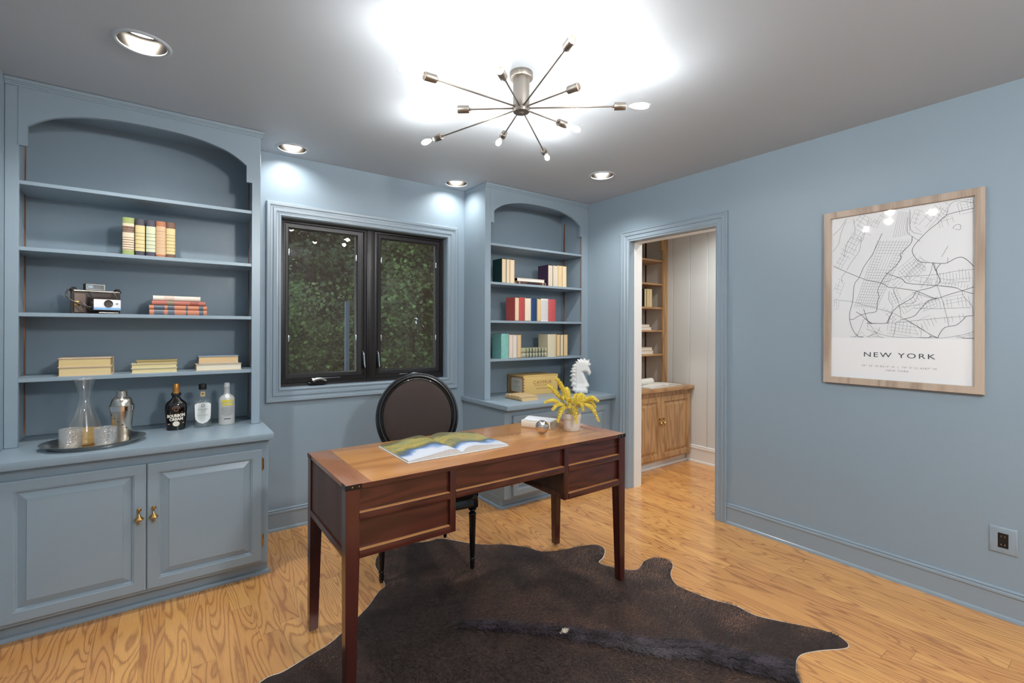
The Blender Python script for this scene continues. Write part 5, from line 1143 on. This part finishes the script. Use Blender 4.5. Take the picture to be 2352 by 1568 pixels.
# =================================================================== DRINKS TRAY
TX, TY = -.268, 2.955
tr = thing('serving_tray', 'oval polished steel tray holding the carafe, tumblers and shaker', 'tray', (TX, TY, CT+.0005), (0, 0, math.radians(10)))
A_, B_ = .192, .168
b = MB(); rg = []
for k, z in ((.80, .0), (.84, .001), (.885, .010), (.93, .018), (1.0, .0215), (1.0, .0225), (.93, .0195), (.88, .0115), (.835, .003), (.80, .002)):
    rg.append([Vector((A_*k*math.cos(2*PI*i/64), B_*k*math.sin(2*PI*i/64), z)) for i in range(64)])
b.ring_stack(rg, True, True, True, smooth=True); b.obj('dish', M['tray'], tr)
CZ = CT+.003
def shell(prof, t_):   # add inner wall
    return prof+[(max(r-t_, 0), z) for r, z in reversed(prof) if z > prof[0][1]+t_]
ca = thing('carafe', 'tall clear glass carafe with flared rim and amber liquid in its base', 'carafe', (-.308, 2.985, CZ))
cp = [(0, 0), (.055, 0), (.064, .003), (.0705, .012), (.0705, .03), (.064, .065), (.051, .110), (.038, .155), (.0285, .185), (.0235, .205), (.0230, .218), (.0255, .240), (.031, .270), (.0375, .296), (.0395, .3035)]
cps = [(p.x, p.y) for p in smooth_open([Vector((r, z, 0)) for r, z in cp[3:]], 3)]
MB().lathe(cp[:3]+cps, n=56).obj('glass_body', M['tglass'], ca)
b = MB(); b.tube([(.0395*math.cos(2*PI*i/48), .0395*math.sin(2*PI*i/48), .3035) for i in range(48)], .0018, 6, closed=True); b.obj('rim', thin_glass('rim_glass', (1, 1, 1), .05, .45, .5, haze=.15), ca)
am, ns, ls, p = new_mat('amber_liquid'); ns.remove(p)
t1 = ns.new('ShaderNodeBsdfTransparent'); t1.inputs[0].default_value = (.96, .82, .52, 1); t2 = ns.new('ShaderNodeBsdfDiffuse'); t2.inputs[0].default_value = (*c3((240, 200, 120)), 1)
t3 = ns.new('ShaderNodeMixShader'); t3.inputs[0].default_value = .4; ls.new(t1.outputs[0], t3.inputs[1]); ls.new(t2.outputs[0], t3.inputs[2]); ls.new(t3.outputs[0], ns['Material Output'].inputs['Surface'])
MB().lathe([(0, .002), (.054, .002), (.068, .014), (.068, .03), (.0615, .066), (0, .066)], n=48).obj('whisky', am, ca)
def tumbler(label, x, y):
    t = thing('whisky_tumbler', label, 'glass', (x, y, CZ), group='cut glass tumblers on the tray'); t.scale = (.86, .86, 1)
    pr = [(0, 0), (.041, 0), (.0445, .003), (.0455, .02)]
    for i in range(6): pr += [(.0462+.0008*(i % 2), .024+.009*i)]
    pr += [(.0475, .074), (.0478, .089), (.0462, .089), (.0445, .05), (.042, .014), (0, .012)]
    n = 60; b = MB(); rg = []
    for r, z in pr:
        rg.append([Vector((max(r, 1e-4)*(1+(.018*(i % 2) if .015 < z < .072 and r > .044 else 0))*math.cos(2*PI*i/n), max(r, 1e-4)*(1+(.018*(i % 2) if .015 < z < .072 and r > .044 else 0))*math.sin(2*PI*i/n), z)) for i in range(n)])
    b.ring_stack(rg, True, True, True, smooth=True); b.obj('glass_body', M['cglass'], t, sharp=25)
    return t
tumbler('cut glass tumbler nearer the left wall, in front of the carafe', -.345, 2.895)
tumbler('cut glass tumbler between the carafe and the cocktail shaker', -.222, 2.850)
sh = thing('cocktail_shaker', 'brushed steel cocktail shaker with domed lid on the tray', 'cocktail shaker', (-.172, 2.968, CZ))
MB().lathe([(0, 0), (.0335, 0), (.035, .003), (.0445, .145), (.0475, .168), (.0495, .1705), (.0495, .172), (.046, .172)], n=48).obj('cup', M['steel'], sh)
MB().lathe([(.0478, .146), (.0495, .168), (.0475, .170)], n=48).obj('polished_band', M['chrome'], sh)
MB().lathe([(.045, .168), (.0435, .180), (.038, .198), (.028, .209), (.0215, .212), (.021, .214), (.0205, .216)], n=48).obj('strainer_lid', M['steel'], sh)
MB().lathe([(.0215, .212), (.0205, .226), (.0195, .238), (.016, .2405), (0, .241)], n=40).obj('cap', M['steel'], sh)
b = MB()
for i in range(6):
    a = -PI/2-1.0+i*.38; z = .128-.016*i; r = .0352+.0093*z/.145+.0006
    b.lathe([(r, z-.0025), (r, z+.0025)], n=4, a0=a-.10, a1=a+.10)
b.obj('engraved_marks', cm((90, 76, 62)), sh, sharp=0)

# =================================================================== BOTTLES
def wrap(rx, ry, eps=.0006):
    return lambda x, y, z: Vector((x, -ry*math.sqrt(max(1-(x/rx)**2, .02))-eps-max(z, 0)*.3, y))
def bottle(name, label, x, y, prof, glass, sx, sy, rot=0, pw=2):
    t = thing(name, label, 'bottle', (x, y, CT+.0005), (0, 0, rot), group='liquor bottles on the left cabinet top')
    MB().lathe(prof, n=48, sx=sx, sy=sy, pw=pw).obj('glass_body', glass, t)
    return t
BKG = paint('black_glass', c3((16, 13, 13)), .08, coat=.5)
bo = bottle('bourbon_cream_bottle', 'round-shouldered black bottle with copper cap and BOURBON CREAM lettering', .045, 3.13,
    [(0, 0), (.036, 0), (.041, .003), (.042, .02), (.048, .085), (.050, .118), (.048, .135), (.040, .150), (.026, .162), (.019, .172), (.0175, .180), (.0225, .186), (.0235, .192), (.020, .198), (.0155, .202), (.0155, .215), (0, .215)], BKG, 1, .62)
COP = paint('copper_gold_foil', c3((206, 146, 78)), .35, metal=.6)
MB().lathe([(0, .196), (.0172, .196), (.0172, .199), (.0160, .200), (.0160, .218), (.0170, .219), (.0170, .222), (.0158, .223), (.0150, .243), (.0135, .247), (0, .248)], n=32).obj('cap', COP, bo)
CRM = paint('cream_ink', c3((238, 226, 208)), .5); CPI = paint('copper_ink', c3((176, 122, 88)), .45)
w_ = wrap(.049, .0305)
for s, z, wd, sz in (('BOURBON', .078, .078, .021), ('CREAM', .0595, .060, .019)):
    text('lettering', s, sz, (lambda z: (lambda a, b_, c: w_(a, b_+z+.06*a, c)))(z), CRM, bo, width=wd, bold=.0012)
def disc(r, x0, z0, fn, n=28, sx=1): return [fn(x0+r*sx*math.cos(2*PI*i/n), z0+r*math.sin(2*PI*i/n), 0) for i in range(n)]
MB().poly(disc(.0135, 0, .036, lambda a, b_, c: w_(a, b_, 0)+Vector((0, -.0005, 0)), sx=1.15)).obj('seal', CRM, bo)
b = MB(); b.poly([w_(a, z, 0) for a, z in ((-.036, .032), (.036, .036), (.036, .041), (-.036, .037))]); b.obj('ribbon', CPI, bo)
b = MB(); b.tube([Vector((.017*math.cos(a), -.0318, .114+.014*math.sin(a))) for a in [PI*i/16 for i in range(17)]], .0012, 5); b.tube([Vector((.009*math.cos(a), -.0318, .112+.009*math.sin(a))) for a in [2*PI*i/16 for i in range(16)]], .0012, 5, closed=True); b.obj('crest', CPI, bo)
b = MB(); b.poly([w_(a, z, 0) for a, z in ((-.026, .092), (.026, .094), (.026, .098), (-.026, .096))]); b.obj('brand_line', CPI, bo)
gi = bottle('gin_bottle', 'clear gin bottle with a white shield label and black stopper', .165, 3.135,
    [(0, 0), (.038, 0), (.042, .003), (.0425, .02), (.0435, .135), (.0405, .147), (.028, .156), (.016, .162), (.0135, .168), (.013, .205), (.0145, .208), (.0145, .213), (0, .213)], M['tglass'], 1, .72, pw=2.6)
MB().lathe([(0, .006), (.0385, .006), (.0405, .010), (.0415, .020), (.0420, .118), (0, .118)], n=40, sx=1, sy=.72, pw=2.6).obj('gin', thin_glass('clear_liquid', (.95, .96, .95), .02, .03, .35), gi)
MB().lathe([(0, .207), (.0175, .207), (.0185, .210), (.0185, .234), (.0175, .237), (0, .237)], n=32).obj('stopper', M['blackm'], gi)
GL = paint('label_white', c3((234, 233, 230)), .6)
wg = wrap(.060, .0325)
LB = [(-.038, .128), (-.026, .136), (0, .138), (.026, .136), (.038, .128), (.036, .060), (.033, .045), (.020, .030), (0, .022), (-.020, .030), (-.033, .045), (-.036, .060)]
MB().poly([wg(a, z, 0) for a, z in LB]).obj('label', GL, gi)
MB().lathe([(.0145, .170), (.0142, .196)], n=20, a0=-PI/2-1.0, a1=-PI/2+1.0).obj('neck_label', paint('kraft_label', c3((196, 178, 140)), .6), gi)
MB().poly(disc(.005, 0, .184, lambda a, b_, c: Vector((a, -.0152, b_)))).obj('neck_seal', paint('brown_gold_seal', c3((120, 84, 40)), .4), gi)
b = MB(); b.tube([wg(.0075*math.cos(2*PI*i/20), .122+.0075*math.sin(2*PI*i/20), 0)+Vector((0, -.0008, 0)) for i in range(20)], .0012, 5, closed=True); b.obj('emblem', paint('emblem_grey', c3((90, 92, 92)), .5), gi)
w2_ = lambda z, e=.0014: (lambda a, b_, c: wg(a, b_+z, c)+Vector((0, -e, 0)))
text('lettering', 'GIN', .011, w2_(.092), INK2, gi, width=.019, spacing=1.2)
for z, wd in ((.103, .05), (.100, .044), (.083, .012), (.072, .054), (.067, .046)):
    MB().box(-wd/2, wd/2, -.0342, -.0338, z-.0006, z+.0006).obj('small_print', INK2, gi)
vo_ = bottle('vodka_bottle', 'frosted straight-sided bottle with yellow ABSOLUT CITRON lettering', .281, 3.140,
    [(0, 0), (.036, 0), (.039, .003), (.0395, .01), (.0395, .140), (.037, .152), (.029, .163), (.0175, .170), (.0145, .178), (.0145, .216), (0, .216)], M['frost'], 1, .86)
MB().lathe([(0, .213), (.0152, .213), (.0158, .216), (.0135, .234), (.012, .237), (0, .2375)], n=32).obj('cap', paint('silver_cap', c3((226, 226, 228)), .3), vo_)
YL = paint('yellow_ink', c3((236, 214, 44)), .5); wv = wrap(.0405, .0345, .0012)
text('lettering', 'ABSOLUT', .019, lambda a, b_, c: wv(a, b_+.135, c), YL, vo_, width=.060, bold=.0011)
text('lettering', 'CITRON', .018, lambda a, b_, c: wv(a, b_+.116, c), YL, vo_, width=.050, bold=.0011)
for i in range(9):
    wd = (.056, .058, .054, .060, .052, .060, .058, .050, .038)[i]; z = .100-.0055*i
    b = MB(); b.ring_stack([[wv(-wd/2+wd*k/8, z+dz, 0) for k in range(9)] for dz in (-.0005, .0008)], False); b.obj('small_print', paint('label_grey_ink', c3((96, 92, 90)), .6) if i == 0 else bpy.data.materials['label_grey_ink'], vo_, sharp=0)
b = MB(); b.ring_stack([[wv(-.016+.032*k/8, z, 0) for k in range(9)] for z in (.034, .038)], False); b.obj('small_print', M['blackm'], vo_, sharp=0)
MB().poly(disc(.0115, 0, .163, lambda a, b_, c: Vector((a, -.0285-.004*(.163-b_)/.0115*.9, b_)))).obj('medallion', paint('medallion_silver', c3((236, 236, 232)), .3), vo_)

# =================================================================== WOODEN CRATE
A0, A1 = Vector((2.388, 3.105, 0)), Vector((2.752, 3.090, 0)); ca_ = math.atan2(A1.y-A0.y, A1.x-A0.x)
cr8 = thing('wine_crate', 'pale pine wooden crate with branded CAYMUS lettering on the corner cabinet', 'crate', (A0.x, A0.y, CT+.0005), (0, 0, ca_))
PN = wood('pale_pine', c3((196, 158, 92)), c3((224, 188, 118)), 'X', .6, 20, .55, 0, .5, .3, 9); PE = wood('pine_end_grain', c3((150, 104, 66)), c3((190, 144, 96)), 'Y', .7, 20, .6, 0, .5, .3, 4)
WW, DD_, HH = .364, .232, .162
MB().box(0, WW, 0, .010, 0, HH-.012, .001).obj('front_board', PN, cr8); MB().box(0, WW, DD_-.010, DD_, 0, HH-.012, .001).obj('back_board', PN, cr8)
for x in (0, WW-.012):
    b = MB(); b.box(x, x+.012, .0102, DD_-.0102, 0, HH-.012, .001)
    for k in range(6): b.box(x, x+.012, -.0008, .0108, .006+.024*k, .018+.024*k, .0004, seg=1)
    b.obj('end_board', PE, cr8)
MB().box(.004, WW-.004, .004, DD_-.004, .002, .010).obj('bottom_board', PN, cr8)
MB().box(-.001, WW+.001, -.001, DD_+.001, HH-.0115, HH, .0012).obj('lid', PN, cr8)
BR = paint('branded_brown', c3((168, 122, 66)), .7)
for s, sz, z, wd, sp in (('CAYMUS', .040, .100, .190, 1.05), ('VINEYARDS', .016, .075, .165, 1.3), ('Special Selection', .017, .050, .125, 1.0)):
    text('lettering', s, sz, (lambda z: (lambda x, y, d: Vector((x+.195, -.0013-max(d, 0)*.2, y+z))))(z), BR, cr8, width=wd, spacing=sp)
LW_ = paint('cream_label', c3((216, 208, 192)), .7)
LP = [(.030, .022), (.172, .022), (.182, .032), (.182, .128), (.172, .138), (.030, .138), (.020, .128), (.020, .032)]
b = MB(); b.prism(LP, lambda u, v, d: Vector((-.0004-d, u, v)), 0, .0008); lab = b.obj('label', LW_, cr8)
lf = lambda z: (lambda x, y, d: Vector((-.0014-max(d, 0)*.2, .101-x, y+z)))
text('lettering', 'CAYMUS', .024, lf(.104), cm((120, 106, 100)), cr8, width=.075); text('lettering', 'VINEYARDS', .010, lf(.086), INK2, cr8, width=.07); text('lettering', 'Special Selection', .014, lf(.068), cm((130, 116, 110)), cr8, width=.095)
for z, wd in ((.054, .10), (.047, .11), (.040, .10), (.033, .06)): MB().box(-.0016, -.0012, .101-wd/2, .101+wd/2, z-.0005, z+.0005).obj('small_print', INK2, cr8)

# =================================================================== HORSE HEAD
HP = [(350,1385),(600,1392),(800,1385),(806,1250),(788,1190),(862,1115),(850,1070),(800,970),(745,860),(695,740),(650,622),(700,614),(760,632),(800,712),(840,736),(885,722),(925,640),(912,590),(872,480),(853,398),(925,330),(918,298),(870,303),(850,150),(830,145),(765,192),(672,105),(655,112),(622,168),(528,110),(505,165),(428,140),(410,160),(416,236),(345,225),(366,296),(300,325),(218,395),(252,428),(190,512),(226,545),(145,605),(228,655),(140,758),(216,792),(196,880),(135,940),(202,968),(206,1070),(175,1132),(250,1152),(240,1220),(215,1275),(290,1320)]
hs = thing('horse_head_bust', 'white glazed horse head sculpture with spiky mane on the corner cabinet', 'sculpture', (2.872, 2.940, CT+.0005), (0, 0, math.radians(-44)))
k = .000236; H0 = [Vector(((x-520)*k, (1388-y)*k)) for x, y in HP]
dens = []
for i, p in enumerate(H0):
    q = H0[(i+1) % len(H0)]; m_ = max(1, int((q-p).length/.005))
    for j_ in range(m_): dens.append(p.lerp(q, j_/m_))
vo2, fo2, nn2, DD2 = fill(dens, .0055, .0006, .5)
b = MB(); F_, B2 = [], []
for i, p in enumerate(vo2):
    d = DD2[i] if i < len(DD2) else 0
    T = .036+.016*max(0, min(1, (.09-p.y)/.09))
    wdt = .030 if p.y < .19 else .024
    h = T*math.sqrt(max(0, 1-(1-min(d/wdt, 1))**2))
    if p.x < -.035 and p.y > .04: h *= .8; h += .0018*math.sin(p.y*170+p.x*120)*min(1, d/.006)
    if p.y < .045: h = max(h*.9, 0)+.006*(d > 0)
    F_.append(b.bm.verts.new((p.x, -h-.003, p.y))); B2.append(b.bm.verts.new((p.x, h+.003, p.y)))
for f in fo2:
    try:
        f1 = b.bm.faces.new([F_[i] for i in f]); f2 = b.bm.faces.new([B2[i] for i in reversed(f)]); f1.smooth = f2.smooth = True
    except ValueError: pass
for i in range(nn2):
    j_ = (i+1) % nn2
    try: f1 = b.bm.faces.new((F_[i], F_[j_], B2[j_], B2[i])); f1.smooth = True
    except ValueError: pass
b.obj('head', M['ceramic'], hs, sharp=70)
b = MB(); b.lathe([(0, .004), (.005, .003), (.007, 0)], (.064, -.030, .216), 16, M=Matrix.Rotation(PI/2, 4, 'X'), sx=1.3); b.lathe([(0, .003), (.0025, .002), (.003, 0)], (.083, -.024, .172), 12, M=Matrix.Rotation(PI/2, 4, 'X')); b.obj('eye_and_nostril', paint('ceramic_shade', c3((206, 206, 204)), .3), hs)
b = MB()
for (tx_, ty_), (bx, by) in (((218, 395), (420, 400)), ((190, 512), (400, 500)), ((145, 605), (360, 600)), ((140, 758), (350, 720)), ((135, 940), (340, 860)), ((175, 1132), (330, 1040))):
    p0 = Vector(((tx_-520)*k, 0, (1388-ty_)*k)); p1 = Vector(((bx-520)*k, 0, (1388-by)*k))
    for sg_ in (-1, 1):
        pm_ = p0.lerp(p1, .5)
        b.tube([p0+Vector((.002, sg_*.003, 0)), p0.lerp(p1, .35)+Vector((0, sg_*.019, .004)), p0.lerp(p1, .7)+Vector((0, sg_*.029, .005)), p1+Vector((0, sg_*.034, .002))], [.0015, .0075, .0085, .002], 8)
b.obj('mane', M['ceramic'], hs)

# =================================================================== PLANT, GLASS BALL
pl_ = thing('potted_sprigs', 'small cream stoneware pot of yellow feathery sprigs on the desk', 'plant', (1.762, 1.864, DZT+.0005))
MB().lathe([(0, 0), (.040, 0), (.0425, .003), (.044, .030), (.0445, .062), (.0475, .064), (.0485, .068), (.0485, .088), (.0475, .0905), (.0445, .0905), (.0435, .086), (.0425, .07), (0, .07)], n=48).obj('pot', M['stoneware'], pl_)
MB().lathe([(0, .079), (.02, .080), (.0435, .076)], n=24).obj('soil', M['soil'], pl_)
RD_ = random.Random(11)
def frond(tip, bow, wid, n=120):
    """tip in local coordinates, feathery spike with small pointed scales"""
    base = Vector((tip[0]*.06, tip[1]*.06, .078)); tip = Vector(tip)
    mid_ = base.lerp(tip, .5)+Vector((0, 0, bow))
    pth = smooth_open([base, base.lerp(mid_, .5)+Vector((0, 0, bow*.35)), mid_, mid_.lerp(tip, .55)+Vector((0, 0, bow*.3)), tip], 6)
    b = MB(); b.tube(pth, lambda t: .0012-.0006*t, 5)
    L_ = len(pth)-1
    for i in range(n):
        t = .22+.78*i/(n-1); f = t*L_; i0 = min(int(f), L_-1); p = pth[i0].lerp(pth[i0+1], f-i0); dr_ = (pth[i0+1]-pth[i0]).normalized()
        a = i*2.399; side = dr_.cross(Vector((0, 0, 1))); side = side.normalized() if side.length > .01 else Vector((1, 0, 0)); up = side.cross(dr_)
        out_ = side*math.cos(a)+up*math.sin(a)*.75
        env = math.sin(min(1, (t-.2)/.35)*PI/2)*(1-.55*max(0, t-.6)/.4)
        q0 = p; ln_ = .026*RD_.uniform(.8, 1.2)*env; dd = (dr_*.85+out_*wid).normalized()
        q1 = q0+dd*ln_*.5+out_*.0015; q2 = q0+dd*ln_; w_2 = dd.cross(out_).normalized()*.0068*env; th_ = out_*.0035
        v0 = b.bm.verts.new(q0); v1 = b.bm.verts.new(q1+w_2); v2 = b.bm.verts.new(q1-w_2); v3 = b.bm.verts.new(q2); v4 = b.bm.verts.new(q1+th_)
        for tri in ((v0, v1, v4), (v0, v4, v2), (v1, v3, v4), (v4, v3, v2), (v0, v2, v1), (v1, v2, v3)): b.bm.faces.new(tri)
    return b.obj('frond', M['sprig'], pl_, sharp=0)
# fan of fronds in the plane facing the room (right = +x, away = +y)
R2 = Vector((.78, -.62, 0)); A2 = Vector((.62, .78, 0))
def at2(u, v, w=0): q = R2*u+A2*v; return (q.x, q.y, w)
for u, v, w, bow, wd in ((-.128, .03, .235, .02, .8), (-.085, .00, .275, .03, .8), (-.145, -.02, .150, .035, .7), (-.105, -.05, .118, .04, .7), (-.080, -.07, .060, .055, .7), (.015, -.085, .055, .06, .75),
                         (.135, -.02, .160, .045, .75), (.125, .01, .125, .055, .7), (.135, -.05, .062, .07, .75), (.06, .03, .165, .05, .8), (-.03, .05, .215, .03, .8), (-.05, -.02, .175, .035, .8), (.03, .06, .16, .04, .8), (-.02, -.05, .13, .05, .8), (.055, -.045, .115, .05, .8), (.08, .05, .15, .05, .8)):
    frond(at2(u, v, w), bow, wd)
gb = thing('glass_ball', 'crackled mirrored glass ball paperweight on the desk', 'paperweight', (1.571, 1.884, DZT+.0005))
b = MB(); rb_ = random.Random(4); rg = []
for i in range(1, 9):
    th_ = PI*i/9; rg.append([Vector((.0365*math.sin(th_)*math.cos(2*PI*(k+.5*(i % 2))/13)*rb_.uniform(.93, 1.03), .0365*math.sin(th_)*math.sin(2*PI*(k+.5*(i % 2))/13)*rb_.uniform(.93, 1.03), .0355-.0355*math.cos(th_))) for k in range(13)])
b.ring_stack(rg, True, True, True); bmesh.ops.triangulate(b.bm, faces=[f for f in b.bm.faces if len(f.verts) == 4]); b.obj('ball', M['mercury'], gb, sharp=0)

# =================================================================== OUTSIDE
o = struct('ground', MB().box(-14, 20, YW+.14, 26, -.75, -.6), M['grass'])
def tree(label, x, y, h, r, n, mat_, seed, leaf=.06, z0=-.6, group=None, low=.1):
    rnd = random.Random(seed); t = thing('tree', label, 'tree', (x, y, z0), group=group)
    b = MB(); tp_ = Vector((rnd.uniform(-.2, .2), rnd.uniform(-.2, .2), h*.8))
    b.tube(smooth_open([(0, 0, 0), (tp_.x*.3, tp_.y*.3, h*.3), (tp_.x, tp_.y, h*.8)], 4), lambda q: .09*(1-q*.8), 8)
    cl = []
    for i in range(int(34*r)):
        a = rnd.uniform(0, 2*PI); q = rnd.uniform(low, 1); rr_2 = r*math.sqrt(rnd.random())*(.55+.45*math.sin(PI*min(q+.15, 1)))
        c_ = Vector((math.cos(a)*rr_2, math.sin(a)*rr_2, h*q)); cl.append(c_)
        if i % 2 == 0: b.tube([Vector((tp_.x*q, tp_.y*q, h*q*.75)), c_], lambda q2: .018*(1-q2*.7), 5)
    b.obj('trunk', M['bark'], t)
    bm = bmesh.new()
    for i in range(n):
        c_ = rnd.choice(cl); g_ = Vector((rnd.gauss(0, .22), rnd.gauss(0, .22), rnd.gauss(0, .22))); p = c_+g_
        s = leaf*rnd.uniform(.6, 1.3); nrm = (Vector((rnd.gauss(0, .7), rnd.gauss(0, .7)-.4, rnd.uniform(.1, 1.2)))).normalized()
        u = nrm.orthogonal().normalized(); u.rotate(Matrix.Rotation(rnd.uniform(0, 2*PI), 3, nrm)); v_ = nrm.cross(u)
        # lobed leaf
        pts = [(-.0, -.5), (.3, -.42), (.5, -.05), (.28, .05), (.38, .38), (.1, .22), (0, .6), (-.1, .22), (-.38, .38), (-.28, .05), (-.5, -.05), (-.3, -.42)]
        bm.faces.new([bm.verts.new(p+u*a*s+v_*c2*s-nrm*abs(a)*s*.25) for a, c2 in (pts if y < 9 else pts[::2])])
    me = bpy.data.meshes.new('foliage'); bm.to_mesh(me); bm.free(); me.materials.append(mat_)
    o2 = bpy.data.objects.new('foliage', me); COL.objects.link(o2); o2.parent = t
    return t
GT = 'trees outside the window'
tree('bright leafy maple filling the right window pane', 3.08, 6.7, 3.6, 1.0, 34000, M['leaf'], 3, .052, group=GT)
tree('low sparse maple at the bottom of the left window pane', 1.25, 7.4, 2.3, .85, 15000, M['leaf'], 5, .05, group=GT)
tree('tall dark tree behind the left window pane, nearest of the woods', 2.25, 10.3, 5.4, 1.35, 34000, M['leafd'], 8, .075, group=GT)
tree('dark tree behind the maple of the right window pane', 5.4, 10.6, 5.8, 1.35, 30000, M['leafd'], 9, .085, group=GT)
for i, (x, y, h, r, l_) in enumerate(((.6, 14.2, 7.4, 1.6, 'at the left edge of the left window pane'), (4.5, 14.4, 7.6, 1.7, 'in the gap at the middle window post'), (8.3, 14.7, 7.6, 1.8, 'at the right edge of the right window pane'),
                              (2.5, 18.8, 9.6, 1.8, 'behind the left window pane'), (6.9, 19.0, 9.8, 1.9, 'behind the right window pane'), (11.2, 19.4, 9.8, 1.9, 'furthest right through the right window pane'))):
    tree('distant dark woodland tree seen '+l_, x, y, h, r, 16000, M['leafd'], 20+i, .19, group=GT, low=.0)
tag(MB().box(1.503, 1.541, 4.98, 5.02, -.6, 1.595).obj('post', paint('blue_grey_post', c3((120, 140, 160)), .5)), 'slim blue-grey post standing outside the left window pane', 'post')
